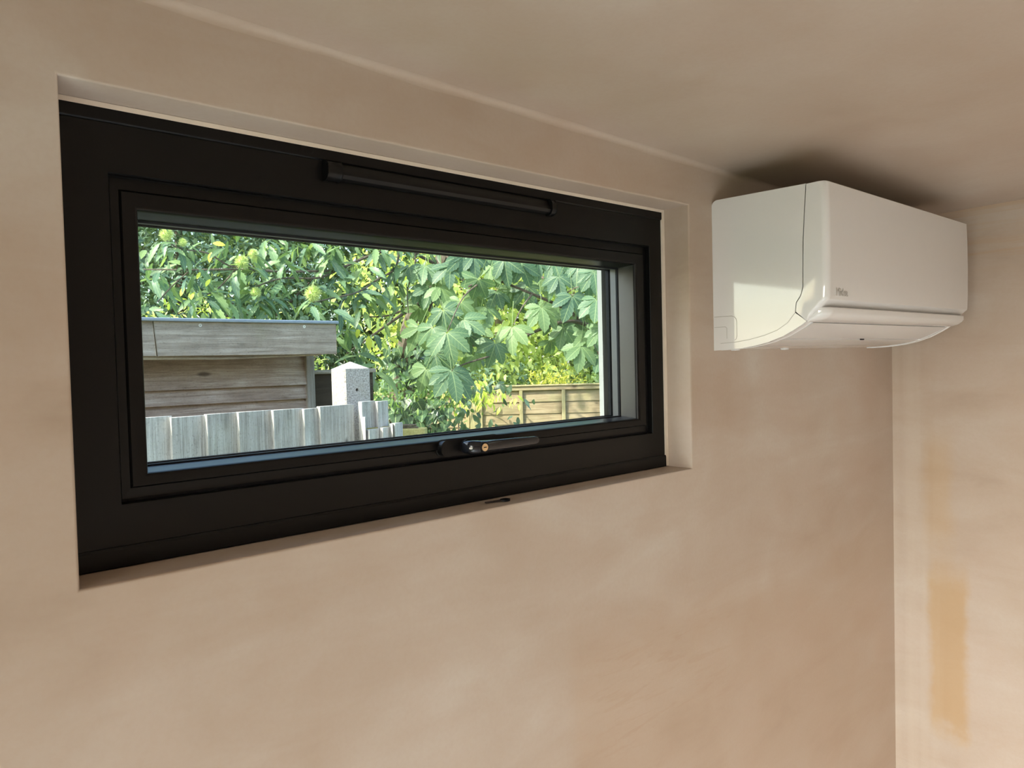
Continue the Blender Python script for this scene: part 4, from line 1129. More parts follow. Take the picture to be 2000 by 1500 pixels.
bm = bmesh.new(); rrect_y(bm, 0.482, 0.600, 1.7255, 1.7465, 0.0525, F0 + 0.007, 0.009)
put('base_plate', bm, M_vent, hd, bevel=0.0018)
bm = bmesh.new()
cyl(bm, (0.5235, 0.0535, 1.7365), (0.5235, 0.046, 1.7365), 0.0098, 0.0104)
put('rotating_collar', bm, M_rubber, hd, smooth=True)
# hub and tapering lever: sections across x
bm = bmesh.new()
secs = [(0.5115, 0.0405, 1.7368, 0.004, 0.006), (0.5130, 0.0375, 1.7368, 0.0085, 0.0088), (0.5175, 0.0345, 1.7366, 0.0115, 0.0100), (0.526, 0.0325, 1.7362, 0.0125, 0.0102), (0.538, 0.0330, 1.7356, 0.0115, 0.0098), (0.552, 0.0350, 1.7352, 0.0085, 0.0092),
        (0.572, 0.0365, 1.7350, 0.0058, 0.0086), (0.61, 0.0370, 1.7348, 0.0050, 0.0078), (0.650, 0.0365, 1.7348, 0.0045, 0.0070), (0.6575, 0.0365, 1.7348, 0.0030, 0.0050)]
rws = []
for x, y, z, ry, rz in secs:
    row = []
    for k in range(16):
        a = 2 * math.pi * k / 16
        ca, sa = math.cos(a), math.sin(a)
        row.append(bm.verts.new((x, y + ry * math.copysign(abs(ca) ** 0.75, ca), z + rz * math.copysign(abs(sa) ** 0.75, sa))))
    rws.append(row)
for a, b in zip(rws[:-1], rws[1:]):
    for k in range(16): bm.faces.new([a[k], a[(k + 1) % 16], b[(k + 1) % 16], b[k]])
bm.faces.new(rws[0]); bm.faces.new(rws[-1])
lev = put('lever', bm, M_gloss, hd, smooth=True, angle=50)
bm = bmesh.new(); cyl(bm, (0.5345, 0.0330, 1.7362), (0.5345, 0.0195, 1.7362), 0.0086, 0.0080, 24)
lb = put('lock_barrel', bm, M_rubber, hd, bevel=0.0008)
bm = bmesh.new(); cyl(bm, (0.5345, 0.0200, 1.7362), (0.5345, 0.0188, 1.7362), 0.0056, 0.0056, 24)
fc = put('lock_face', bm, M_brass, lb); tag(fc, 'brass lock face with a dark key slot')
box('key_slot', (0.5318, 0.0184, 1.7355), (0.5372, 0.0192, 1.7369), M_rubber, lb)
bm = bmesh.new()
bmesh.ops.create_uvsphere(bm, u_segments=12, v_segments=8, radius=1.0)
bmesh.ops.scale(bm, vec=(0.0042, 0.0012, 0.0019), verts=bm.verts)
bmesh.ops.translate(bm, vec=(0.5145, 0.0262, 1.7364), verts=bm.verts)
put('white_oval', bm, M_uwhite, hd, smooth=True)  # small white oval on the handle hub


hd.location.x -= 0.005
# small window key lying on the sill
M_key = mat_simple('dark_key_steel', srgb(70, 64, 62), 0.35, 0.5, metal=0.7)
key = empty('window_key', (0.558, 0.030, ZS)); tag(key, 'small dark key with a black bow lying on the plastered window sill', 'key')
bm = bmesh.new()
n = 24
for rr0, rr1 in ((1.0, 0.45),):
    A = []; B = []
    for h in (ZS + 0.0005, ZS + 0.0035):
        A.append([bm.verts.new((0.5720 + 0.0082 * math.cos(2 * math.pi * k / n), 0.0265 + 0.0070 * math.sin(2 * math.pi * k / n), h)) for k in range(n)])
        B.append([bm.verts.new((0.5735 + 0.0036 * math.cos(2 * math.pi * k / n), 0.0265 + 0.0032 * math.sin(2 * math.pi * k / n), h)) for k in range(n)])
    for k in range(n):
        j = (k + 1) % n
        bm.faces.new([A[0][k], A[0][j], A[1][j], A[1][k]]); bm.faces.new([B[0][k], B[0][j], B[1][j], B[1][k]])
        bm.faces.new([A[0][k], A[0][j], B[0][j], B[0][k]]); bm.faces.new([A[1][k], A[1][j], B[1][j], B[1][k]])
put('key_bow', bm, M_rubber, key)
bm = bmesh.new()
pts = [(0.5645, 0.0295), (0.5560, 0.0305), (0.5545, 0.0322), (0.5525, 0.0307), (0.5500, 0.0312), (0.5480, 0.0332), (0.5455, 0.0315), (0.5430, 0.0322), (0.5405, 0.0345), (0.5375, 0.0330), (0.5380, 0.0300), (0.5500, 0.0275), (0.5645, 0.0250)]
extrude_z(bm, pts, ZS + 0.0010, ZS + 0.0030)
put('key_blade', bm, M_key, key)

# ================================================================== air conditioner
AX0, AX1 = 1.0975, 1.8195
ac = empty('air_conditioner', ((AX0 + AX1) / 2, 0.0, 1.8725))
tag(ac, 'white glossy wall-mounted air conditioner unit high beside the window', 'air conditioner')
low = [(-0.1862, 1.9185), (-0.168, 1.9075), (-0.144, 1.8952), (-0.114, 1.8850), (-0.088, 1.8795), (-0.062, 1.8757), (-0.030, 1.8735), (0.0, 1.8725)]
seam = [(-0.1895, 2.1570), (-0.1860, 2.110), (-0.1830, 2.060), (-0.1820, 2.015), (-0.1815, 1.979), (-0.1770, 1.963), (-0.1690, 1.953), (-0.1672, 1.936)]
def off(p, d=(0.0, 0.0)): return (p[0] + d[0], p[1] + d[1])
topback = [(-0.0, 2.148)] + [(-0.012 + 0.012 * math.cos(a), 2.148 + 0.0118 * math.sin(a)) for a in [math.radians(t) for t in (20, 45, 70, 90)]]
cover = topback + seam + low
for x0, x1 in ((AX0, AX0 + 0.026), (AX1 - 0.026, AX1)):
    bm = bmesh.new(); extrude_x(bm, cover, x0, x1)
    c_ = put('end_cover', bm, M_acw, ac, bevel=0.0009, bseg=2, angle=50)
    if x0 == AX0: endc = c_
# main casing between the covers, 3 mm inside their outline
inner = [(0.0, 2.158), (-0.186, 2.1545), (-0.178, 2.06), (-0.176, 1.975), (-0.166, 1.951), (-0.180, 1.923), (-0.164, 1.912), (-0.142, 1.900), (-0.113, 1.890), (-0.062, 1.8805), (0.0, 1.8765)]
bm = bmesh.new(); extrude_x(bm, inner, AX0 + 0.020, AX1 - 0.020)
put('casing', bm, M_acw, ac)
# front panel: lofted, rounded at both ends, slightly bowed
front = [(-0.1905, 2.1572), (-0.2235, 2.1576), (-0.2254, 2.1560), (-0.2270, 2.110), (-0.2276, 2.050), (-0.2272, 1.990), (-0.2262, 1.959), (-0.2250, 1.9545), (-0.2200, 1.9510),
         (-0.2016, 1.9325), (-0.1870, 1.9192), (-0.1669, 1.9345), (-0.1687, 1.9533), (-0.1767, 1.9633), (-0.1812, 1.979), (-0.1817, 2.015), (-0.1827, 2.060), (-0.1857, 2.110), (-0.1892, 2.1570)]
def loft_ends(bm, prof, x0, x1, r, yb, ns=6):
    secs = []
    for k in range(ns + 1):
        a = math.pi / 2 * k / ns
        secs.append((x0 + r * (1 - math.cos(a)) , r * (1 - math.sin(a))))
    secs2 = [(x1 - (s[0] - x0), s[1]) for s in reversed(secs)]
    rows = []
    for x, d in secs + secs2:
        rows.append([bm.verts.new((x, min(y + d, yb) if y < yb else y, z)) for y, z in prof])
    n = len(prof)
    for a, b in zip(rows[:-1], rows[1:]):
        for i in range(n): bm.faces.new([a[i], a[(i + 1) % n], b[(i + 1) % n], b[i]])
    bm.faces.new(rows[0]); bm.faces.new(list(reversed(rows[-1])))
bm = bmesh.new(); loft_ends(bm, front, AX0, AX1 + 0.001, 0.012, -0.1895)
fp = put('front_panel', bm, M_acw, ac, smooth=True, angle=38)
# dark strip painting the shade in the gap below the panel, and chin
bm = bmesh.new(); extrude_x(bm, [(-0.207, 1.948), (-0.207, 1.932), (-0.186, 1.932), (-0.186, 1.948)], AX0 + 0.022, AX1 - 0.014)
put('panel_gap_shade', bm, M_acd, ac)
chin = [(-0.2215, 1.9415), (-0.2228, 1.9400), (-0.2228, 1.9320), (-0.2190, 1.9268), (-0.2110, 1.9215), (-0.1980, 1.9180), (-0.1862, 1.9172), (-0.1850, 1.9250), (-0.1950, 1.9415)]
bm = bmesh.new(); loft_ends(bm, chin, AX0 + 0.006, AX1 - 0.004, 0.024, -0.1860, 8)
put('chin_strip', bm, M_acw, ac, smooth=True, angle=38)
# air flap and rear underside plate
flap = [(-0.1855, 1.9158), (-0.1700, 1.9082), (-0.1450, 1.8960), (-0.1290, 1.8905), (-0.1290, 1.8945), (-0.1450, 1.9000), (-0.1700, 1.9122), (-0.1835, 1.9190)]
bm = bmesh.new(); extrude_x(bm, flap, AX0 + 0.030, AX1 - 0.030)
put('air_flap', bm, M_acw, ac, smooth=True, angle=25)
rear = [(-0.1240, 1.8880), (-0.1130, 1.8848), (-0.088, 1.8797), (-0.062, 1.8762), (-0.030, 1.8742), (0.0, 1.8735), (0.0, 1.877), (-0.062, 1.8800), (-0.1130, 1.8890), (-0.1240, 1.8920)]
bm = bmesh.new(); extrude_x(bm, rear, AX0 + 0.0262, AX1 - 0.0262)
put('underside_plate', bm, M_acw, ac, smooth=True, angle=30)
for x in (1.150, 1.345):
    box('casing_clip', (x, -0.016, 1.8708), (x + 0.016, -0.004, 1.8745), M_acw, ac, bevel=0.0015)
bm = bmesh.new(); cyl(bm, (1.46, -0.1265, 1.8895), (1.475, -0.1265, 1.8895), 0.0018, seg=8)
put('flap_pivot', bm, M_acd, ac)
# fine moulded lines on the near end cover: knock-out outlines and the lower bead
M_line = mat_simple('moulded_line_plastic', srgb(186, 182, 174), 0.3, 0.4)
def side_line(pts, r, name):
    bm = bmesh.new()
    for a, b in zip(pts[:-1], pts[1:]):
        cyl(bm, (AX0, a[0], a[1]), (AX0, b[0], b[1]), r, seg=6)
    put(name, bm, M_line, endc)
side_line([(-0.002, 1.9365), (-0.040, 1.9365), (-0.0455, 1.9345), (-0.0495, 1.930), (-0.0505, 1.925), (-0.0505, 1.898), (-0.049, 1.893), (-0.0455, 1.8905)], 0.0006, 'knockout_outline')
side_line([(-0.002, 1.9165), (-0.026, 1.9165), (-0.029, 1.9140), (-0.029, 1.894)], 0.0005, 'knockout_outline')
side_line([(-0.1672, 1.9350), (-0.152, 1.9170), (-0.132, 1.9050), (-0.106, 1.8965), (-0.075, 1.8900), (-0.045, 1.8865), (-0.015, 1.8850)], 0.0005, 'moulded_bead')
# lettering on the front panel
cu = bpy.data.curves.new('lettering', 'FONT'); cu.body = 'Midea'; cu.size = 0.0205; cu.extrude = 0.0003; cu.space_character = 0.95
tob = bpy.data.objects.new('lettering_curve', cu); COL.objects.link(tob)
bpy.context.view_layer.update()
me = bpy.data.meshes.new_from_object(tob.evaluated_get(bpy.context.evaluated_depsgraph_get()))
bpy.data.objects.remove(tob, do_unlink=True)
me.materials.append(M_logo)
me.name = 'lettering'
lo_ = bpy.data.objects.new('lettering', me); link(lo_, fp)
lo_.rotation_euler = (math.pi / 2, 0, 0)
lo_.location = Vector((1.1265, -0.2272, 1.9612)) - wpos(fp)
tag(lo_, 'pale grey printed lettering')

# ================================================================== OUTSIDE
GZ = -0.12
Ng = NT('lawn')
_p = geo_pos(Ng)
Ng.bsdf(Ng.ramp(Ng.noise(_p, 9, 4, 0.65), [(0.3, srgb(58, 72, 34)), (0.5, srgb(96, 116, 54)), (0.7, srgb(140, 146, 84))]), 0.9, 0.2, bump=Ng.noise(_p, 60, 3), bstr=0.6, bdist=0.03)
M_lawn = Ng.done()
bm = bmesh.new()
g = [bm.verts.new(c) for c in ((-60, 0.2, GZ), (60, 0.2, GZ), (60, 90, GZ), (-60, 90, GZ))]; bm.faces.new(g)
g = [bm.verts.new(c) for c in ((-60, -60, GZ), (60, -60, GZ), (60, 0.2, GZ), (-60, 0.2, GZ))]; bm.faces.new(g)
tag(put('ground', bm, M_lawn, origin=(0, 0, GZ)), kind='structure')

gd, gm, gl = srgb(116, 111, 105), srgb(188, 184, 178), srgb(230, 228, 224)
M_board = mat_wood('weathered_fence_board', 2, gd, gm, gl, green=0.10)
M_clad = mat_wood('weathered_shed_cladding', 0, srgb(110, 92, 78), srgb(160, 140, 124), srgb(202, 186, 170))
M_fasc = mat_wood('weathered_fascia', 0, srgb(110, 100, 88), srgb(158, 147, 132), srgb(200, 190, 174), green=0.15)
M_stile = mat_wood('weathered_stile', 2, srgb(96, 88, 78), srgb(134, 126, 114), srgb(170, 162, 150))
M_lap = mat_wood('sunned_lap_board', 0, srgb(122, 104, 80), srgb(166, 146, 116), srgb(196, 178, 146), green=0.3)
M_bat = mat_wood('sunned_batten', 2, srgb(136, 124, 88), srgb(172, 158, 118), srgb(200, 188, 150), green=0.35, knots=False)
M_dark = mat_wood('dark_stained_timber', 0, srgb(34, 30, 24), srgb(52, 46, 36), srgb(74, 66, 52))
M_ygreen = mat_wood('mossy_timber', 0, srgb(130, 122, 70), srgb(170, 160, 98), srgb(200, 190, 130), green=0.5, knots=False)
M_felt = mat_simple('grey_roof_felt', srgb(150, 162, 172), 0.7, 0.4, nscale=60, namt=0.15)
M_screw = mat_simple('bright_screw', srgb(225, 224, 218), 0.3, 0.5, metal=0.6)
Nc = NT('aggregate_concrete')
_o = Nc.n('ShaderNodeTexCoord').outputs['Object']
_cc = Nc.ramp(Nc.noise(_o, 130, 3, 0.75), [(0.34, srgb(132, 127, 121)), (0.47, srgb(176, 171, 165)), (0.62, srgb(202, 198, 192))])
Nc.bsdf(Nc.mixc(Nc.maprange(Nc.noise(_o, 14, 3), 0.45, 0.7, 0, 0.3), _cc, srgb(160, 158, 140)), 0.9, 0.2, bump=Nc.noise(_o, 130, 3, 0.75), bstr=0.6, bdist=0.004)
M_conc = Nc.done()

# ---------- near fence of upright feather-edge boards
fence = empty('board_fence', (0.7, 2.0, GZ))
tag(fence, 'weathered grey fence of upright overlapping boards in front of the shed', 'fence')
edges = [-0.68, -0.555, -0.43, -0.305, -0.18, -0.055, 0.07, 0.195, 0.32, 0.445, 0.57, 0.693, 0.818, 0.936, 1.073, 1.202, 1.272, 1.4455]
def feather(x0, x1, zt, y=2.0, z0=GZ + 0.02, tl=0.030, tr=0.007, lap=0.014):
    bm = bmesh.new()
    extrude_z(bm, [(x0, y - tl), (x1 + lap, y - tr), (x1 + lap, y + 0.000), (x0, y + 0.000)], z0, zt)
    return bm
for i, (a, b) in enumerate(zip(edges[:-1], edges[1:])):
    if i == len(edges) - 2: lap = -0.004
    else: lap = 0.010
    put('board', feather(a, b, 1.692 + random.uniform(-0.003, 0.003) + 0.004 * (i % 3 == 1), lap=lap), M_board, fence, bevel=0.0012, bseg=1)
for z in (0.3, 1.05, 1.52):
    box('rail', (-0.68, 2.001, z), (1.4455, 2.045, z + 0.08), M_clad, fence)

endp = empty('fence_end_panel', (1.56, 1.99, GZ))
tag(endp, 'short stepped-down run of grey boards in front of the concrete post', 'fence')
put('board', feather(1.4635, 1.5410, 1.705, 1.995, lap=0.004), M_board, endp, bevel=0.0012, bseg=1)
put('board', feather(1.5415, 1.6095, 1.702, 1.995, lap=0.0), M_board, endp, bevel=0.0012, bseg=1)
put('board', feather(1.4800, 1.5480, 1.585, 1.970, lap=-0.002), M_board, endp, bevel=0.0012, bseg=1)
put('board', feather(1.5485, 1.5975, 1.588, 1.970, lap=-0.002), M_board, endp, bevel=0.0012, bseg=1)
put('edge_strip', feather(1.4640, 1.4790, 1.640, 1.972, lap=0.0, tr=0.012), M_board, endp, bevel=0.001, bseg=1)
put('edge_strip', feather(1.5990, 1.6110, 1.602, 1.970, lap=0.0, tr=0.012), M_board, endp, bevel=0.001, bseg=1)
put('board', feather(1.6115, 1.6670, 1.603, 1.972, lap=0.0), M_board, endp, bevel=0.0012, bseg=1)
bm = bmesh.new(); bbox(bm, (1.481, 1.9700, 1.583), (1.5975, 1.9760, 1.590))
put('moss_ledge', bm, M_ygreen, endp)

# ---------- concrete post with pyramid cap
post = empty('concrete_post', (1.503, 2.12, GZ))
tag(post, 'pale concrete fence post with a pyramid top and a round hole', 'post')
px0, px1, py0, py1 = 1.4398, 1.5668, 2.06, 2.184
hx, hz, hr = 1.4985, 1.753, 0.0075
bm = bmesh.new()
c = 0.006
prof = [(px0 + c, py0), (px1 - c, py0), (px1, py0 + c), (px1, py1 - c), (px1 - c, py1), (px0 + c, py1), (px0, py1 - c), (px0, py0 + c)]
A = [bm.verts.new((x, y, GZ)) for x, y in prof]; B = [bm.verts.new((x, y, 1.846)) for x, y in prof]
n = len(prof)
for i in range(n):
    if i == 0: continue
    bm.faces.new([A[i], A[(i + 1) % n], B[(i + 1) % n], B[i]])
ap = bm.verts.new(((px0 + px1) / 2, (py0 + py1) / 2, 1.878))
for i in range(n): bm.faces.new([B[i], B[(i + 1) % n], ap])
# front face with a round hole
seg = 20
H = [bm.verts.new((hx + hr * math.cos(2 * math.pi * k / seg), py0, hz + hr * math.sin(2 * math.pi * k / seg))) for k in range(seg)]
H2 = [bm.verts.new((v.co.x, py0 + 0.06, v.co.z)) for v in H]
for k in range(seg): bm.faces.new([H[k], H[(k + 1) % seg], H2[(k + 1) % seg], H2[k]])
bm.faces.new(H2)
q = {'br': A[1], 'bl': A[0], 'tl': B[0], 'tr': B[1]}
def fan(corner, k0, k1):
    for k in range(k0, k1): bm.faces.new([q[corner], H[k % seg], H[(k + 1) % seg]])
fan('tr', 0, 5); fan('tl', 5, 10); fan('bl', 10, 15); fan('br', 15, 20)
bm.faces.new([q['tr'], q['tl'], H[5]]); bm.faces.new([q['tl'], q['bl'], H[10]]); bm.faces.new([q['bl'], q['br'], H[15]]); bm.faces.new([q['br'], q['tr'], H[0]])
put('post_shaft', bm, M_conc, post)

# dark board behind, between shed and post
db = empty('dark_timber_panel', (1.66, 2.5, GZ)); tag(db, 'dark stained timber panel between the shed corner and the concrete post', 'panel')
for k, z in enumerate((0.0, 0.42, 0.84, 1.26)):
    box('plank', (1.512, 2.52 + 0.002 * (k % 2), z - 0.11), (1.86, 2.545, z + 0.30 if k < 3 else 1.822), M_dark, db, bevel=0.002)
box('capping', (1.505, 2.505, 1.822), (1.87, 2.56, 1.842), M_fasc, db, bevel=0.002)

# mossy timber stub behind the end panel
ms = empty('mossy_post', (2.10, 2.56, GZ)); tag(ms, 'square mossy yellow-green timber post top right of the stepped boards', 'post')
bm = bmesh.new(); bbox(bm, (-0.105, -0.05, GZ), (0.085, 0.05, 1.511))
bmesh.ops.rotate(bm, verts=bm.verts, cent=(0, 0, 0), matrix=Matrix.Rotation(-0.73, 3, 'Z'))
bmesh.ops.translate(bm, verts=bm.verts, vec=(2.105, 2.555, 0))
put('shaft', bm, M_ygreen, ms, bevel=0.006)
for k, (dx, dz, lab) in enumerate(((0.0, 0.0065, 'dry grey stick lying lower on the mossy post top'), (-0.012, 0.0195, 'dry grey stick lying uppermost on the mossy post top'))):
    bm = bmesh.new(); tube(bm, [(2.028 + dx, 2.600 + dx, 1.511 + dz), (2.075 + dx, 2.558, 1.512 + dz), (2.128 + dx, 2.515, 1.511 + dz)], 0.0065, 0.005, 7)
    tag(put('stick', bm, M_bark, smooth=True), lab, 'stick', 'sticks on the mossy post')

# ---------- shed
shed = empty('garden_shed', (0.5, 3.3, GZ)); tag(shed, 'weathered timber shed with a deep grey fascia board and lapped cladding', 'shed')
SX0, SX1, SY = -0.75, 1.506, 2.5
zb = [1.775, 1.709, 1.635, 1.565]
while zb[-1] > 0.0: zb.append(zb[-1] - 0.118)
zt_prev = 1.925
for i, z in enumerate(zb):
    z = max(z, GZ + 0.02)
    top = (zt_prev + 0.012) if i else 1.93
    bm = bmesh.new()
    extrude_x(bm, [(SY - 0.030, z), (SY - 0.004, top), (SY + 0.008, top), (SY + 0.000, z)], SX0, 1.4655)
    put('cladding_board', bm, M_clad, shed, bevel=0.001, bseg=1)
    zt_prev = z
box('corner_stile', (1.4655, SY - 0.034, GZ + 0.02), (1.506, SY + 0.02, 1.925), M_stile, shed, bevel=0.002)
box('side_wall', (1.470, SY + 0.021, GZ + 0.02), (1.495, 4.1, 1.95), M_clad, shed)
box('rear_wall', (SX0, 4.1, GZ + 0.02), (1.495, 4.13, 1.95), M_clad, shed)
box('left_wall', (SX0, SY + 0.01, GZ + 0.02), (SX0 + 0.03, 4.1, 1.95), M_clad, shed)
bm = bmesh.new()
extrude_x(bm, [(2.300, 1.9155), (2.300, 2.054), (2.322, 2.054), (2.322, 1.9155)], 0.742, 1.536)
for v in bm.verts:
    if v.co.x < 1.0: v.co.x += (2.054 - v.co.z) / 0.14 * 0.012
put('fascia_board', bm, M_fasc, shed, bevel=0.0015, bseg=1)
bm = bmesh.new()
extrude_x(bm, [(2.304, 1.9165), (2.304, 2.055), (2.324, 2.055), (2.324, 1.9165)], -0.90, 0.7395)
for v in bm.verts:
    if v.co.x > 0: v.co.x += (2.054 - v.co.z) / 0.14 * 0.010
put('fascia_board', bm, M_fasc, shed, bevel=0.0015, bseg=1)
# warped batten under the fascia
bm = bmesh.new()
tube(bm, [(-0.7, 2.325, 1.912), (0.7, 2.325, 1.909), (1.0, 2.325, 1.905), (1.25, 2.325, 1.910), (1.47, 2.325, 1.915)], 0.008, 0.006, 6)
put('warped_batten', bm, M_fasc, shed, smooth=True)
bm = bmesh.new(); bbox(bm, (-0.92, 2.285, 2.054), (1.545, 4.3, 2.068))
put('roof_felt', bm, M_felt, shed, bevel=0.004)
box('roof_deck', (-0.88, 2.325, 2.02), (1.53, 4.28, 2.0535), M_clad, shed)
for x, z in ((0.921, 2.040), (1.378, 2.0405)):
    bm = bmesh.new()
    A = [[bm.verts.new((x + r * math.cos(2 * math.pi * k / 16), y, z + r * math.sin(2 * math.pi * k / 16))) for k in range(16)] for r, y in ((0.0066, 2.3000), (0.0066, 2.2985), (0.0028, 2.2985), (0.0022, 2.2996))]
    for a, b in zip(A[:-1], A[1:]):
        for k in range(16): bm.faces.new([a[k], a[(k + 1) % 16], b[(k + 1) % 16], b[k]])
    put('screw', bm, M_screw, shed)

# ---------- far lap-panel fence, standing about square to the view
FD = Vector((1.248, -1.114, 0)).normalized()              # along the fence, towards the right
FN = Vector((-FD.y, FD.x, 0)) * -1                         # towards the house
FO = Vector((4.858, 5.424, 0))                             # at the visible post
ANG = math.atan2(FD.y, FD.x)
def fence_piece(name, u0, u1, w0, w1, z0, z1, mat, parent, bevel=0.0, slope=0.0):
    """u along the fence, w towards the house"""
    bm = bmesh.new()
    bbox(bm, (0, -w1, z0), (u1 - u0, -w0, z1))
    if slope:
        for v in bm.verts:
            if v.co.z > (z0 + z1) / 2: v.co.y += slope
    cen = Vector(((u1 - u0) / 2, 0, (z0 + z1) / 2))
    bmesh.ops.translate(bm, verts=bm.verts, vec=-cen)
    if bevel:
        bmesh.ops.bevel(bm, geom=bm.edges[:], offset=bevel, segments=1, affect='EDGES')
    me = bpy.data.meshes.new(name); bm.to_mesh(me); bm.free(); me.materials.append(mat)
    o = bpy.data.objects.new(name, me); link(o, parent)
    o.rotation_euler = (0, 0, ANG)
    o.location = FO + FD * ((u0 + u1) / 2) + Vector((0, 0, (z0 + z1) / 2)) - wpos(parent)
    return o
def lap_panel(u0, u1, zt, label):
    e = empty('lap_fence_panel', FO + FD * ((u0 + u1) / 2) + Vector((0, 0, GZ)))
    tag(e, label, 'fence')
    z = zt - 0.062
    ex = 0.118
    while z > GZ + 0.05:
        fence_piece('lap_board', u0 + 0.02, u1 - 0.02, -0.006, 0.010, max(z - ex, GZ + 0.03), z + 0.014, M_lap, e, slope=0.013)
        z -= ex + random.uniform(-0.012, 0.012)
    n = max(1, round((u1 - u0) / 0.46))
    for k in range(n + 1):
        u = u0 + (u1 - u0) * k / n
        u = min(max(u, u0 + 0.020), u1 - 0.020)
        fence_piece('batten', u - 0.019, u + 0.019, 0.011, 0.034, GZ + 0.03, zt - 0.056, M_bat, e, 0.003)
    fence_piece('top_rail', u0, u1, 0.011, 0.036, zt - 0.056, zt - 0.012, M_lap, e, 0.003)
    fence_piece('capping', u0, u1, -0.03, 0.050, zt - 0.012, zt + 0.004, M_bat, e, 0.003)
    return e
lap_panel(0.05, 1.88, 1.600, 'sunlit lap-board fence panel to the right of the timber fence post')
lap_panel(1.98, 3.81, 1.600, 'lap-board fence panel at the far right behind the window jamb')
lap_panel(-1.90, -0.05, 1.560, 'shaded lap-board fence panel left of the fence post, half under ivy')
for u, lab in ((0.0, 'timber fence post joining the two lap-board panels'), (1.93, 'timber fence post at the right end of the sunlit lap-board panel')):
    fpst = empty('fence_post', FO + FD * u + Vector((0, 0, GZ))); tag(fpst, lab, 'post', 'posts of the lap-board fence')
    fence_piece('shaft', u - 0.045, u + 0.045, -0.05, 0.052, GZ, 1.58, M_bat, fpst, 0.004)

# ================================================================== PLANTS
def leaf_geo(width=0.34, n=7, widest=0.55, serr=0.10, fold=0.18, droop=0.18):
    """unit leaf: base at origin, tip at +Y, upper side +Z; returns verts, quads/tris, uvs per vert"""
    V, UV, F = [], [], []
    for i in range(n + 1):
        t = i / n
        if t <= widest: w = math.sin(0.5 * math.pi * (t / widest)) ** 0.9
        else: w = math.cos(0.5 * math.pi * ((t - widest) / (1 - widest))) ** 0.75
        w = max(w, 0.0) * width / 2
        if serr and 0 < i < n: w *= 1 + (serr if i % 2 else -serr)
        z = -droop * t * t
        V += [(-w, t, z - 0 + fold * w), (0, t, z), (w, t, z + fold * w)]
        UV += [(0.5 - 0.5 * (w / (width / 2)) , t), (0.5, t), (0.5 + 0.5 * (w / (width / 2)), t)]
    for i in range(n):
        a = 3 * i
        F += [(a, a + 1, a + 4, a + 3), (a + 1, a + 2, a + 5, a + 4)]
    return V, F, UV

def mesh_from(name, V, F, UV, mat):
    me = bpy.data.meshes.new(name)
    me.from_pydata(V, [], F)
    uvl = me.uv_layers.new(name='UVMap')
    lv = np.empty(len(me.loops), dtype=np.int32); me.loops.foreach_get('vertex_index', lv)
    uvl.data.foreach_set('uv', np.asarray(UV, dtype=np.float32)[lv].ravel())
    me.polygons.foreach_set('use_smooth', [True] * len(me.polygons))
    me.materials.append(mat)
    me.update()
    return me

def frame_from(t, n):
    t = np.asarray(t, float); n = np.asarray(n, float)
    n = n - t * (n * t).sum(-1, keepdims=True) / (t * t).sum(-1, keepdims=True)
    t = t / np.linalg.norm(t, axis=-1, keepdims=True); n = n / (np.linalg.norm(n, axis=-1, keepdims=True) + 1e-9)
    x = np.cross(t, n)
    return np.stack([x, t, n], axis=-1)

def leaf_stuff(name, parent, mat, pos, tip, nrm, size, geo):
    """many small leaves joined into one part"""
    V, F, UV = geo
    V = np.array(V, float); UV = np.array(UV, np.float32)
    R = frame_from(tip, nrm)
    N = len(pos); k = len(V)
    W = np.einsum('nij,kj->nki', R, V) * np.asarray(size)[:, None, None] + np.asarray(pos)[:, None, :]
    org = wpos(parent)
    W = (W - np.array(org)).reshape(-1, 3)
    Fq = np.array(F, np.int64)
    FF = (Fq[None] + (np.arange(N) * k)[:, None, None]).reshape(-1, Fq.shape[1])
    me = bpy.data.meshes.new(name)
    me.vertices.add(len(W)); me.vertices.foreach_set('co', W.astype(np.float32).ravel())
    nl = FF.size
    me.loops.add(nl); me.loops.foreach_set('vertex_index', FF.astype(np.int32).ravel())
    nf = len(FF)
    me.polygons.add(nf)
    me.polygons.foreach_set('loop_start', (np.arange(nf) * Fq.shape[1]).astype(np.int32))
    uvl = me.uv_layers.new(name='UVMap')
    uvl.data.foreach_set('uv', np.tile(UV, (N, 1))[FF.ravel()].astype(np.float32).ravel())
    at = me.attributes.new('rnd', 'FLOAT', 'POINT')
    at.data.foreach_set('value', np.repeat(RNG.random(N), k).astype(np.float32))
    me.update(calc_edges=True); me.validate()
    me.materials.append(mat)
    o = bpy.data.objects.new(name, me); link(o, parent)
    o['kind'] = 'stuff'
    return o

def ell_points(c, r, n, shell=3.0):
    d = RNG.normal(size=(n, 3)); d /= np.linalg.norm(d, axis=1, keepdims=True)
    rad = RNG.random(n) ** (1 / shell)
    # lumpy crown
    lump = 1 + 0.16 * np.sin(5 * d[:, 0] + 3 * d[:, 2] + c[0]) * np.cos(4 * d[:, 1] - 2 * d[:, 2] + c[1])
    return np.array(c) + d * (rad * lump)[:, None] * np.array(r), d

def rand_dirs(d, n, down=0.5, out=0.6, jit=0.8):
    t = d * out + RNG.normal(size=(n, 3)) * jit; t[:, 2] -= down
    nm = np.array([0, 0, 1.0]) + d * 0.7 + RNG.normal(size=(n, 3)) * 0.55
    return t, nm

def trunk(bm, c, r, h0=GZ, rad=0.06, crown=0.5):
    tube(bm, [(c[0], c[1], h0), (c[0] + 0.04, c[1] + 0.03, (c[2] + h0) / 2), (c[0], c[1], c[2] + r[2] * crown)], rad, rad * 0.4, 8)

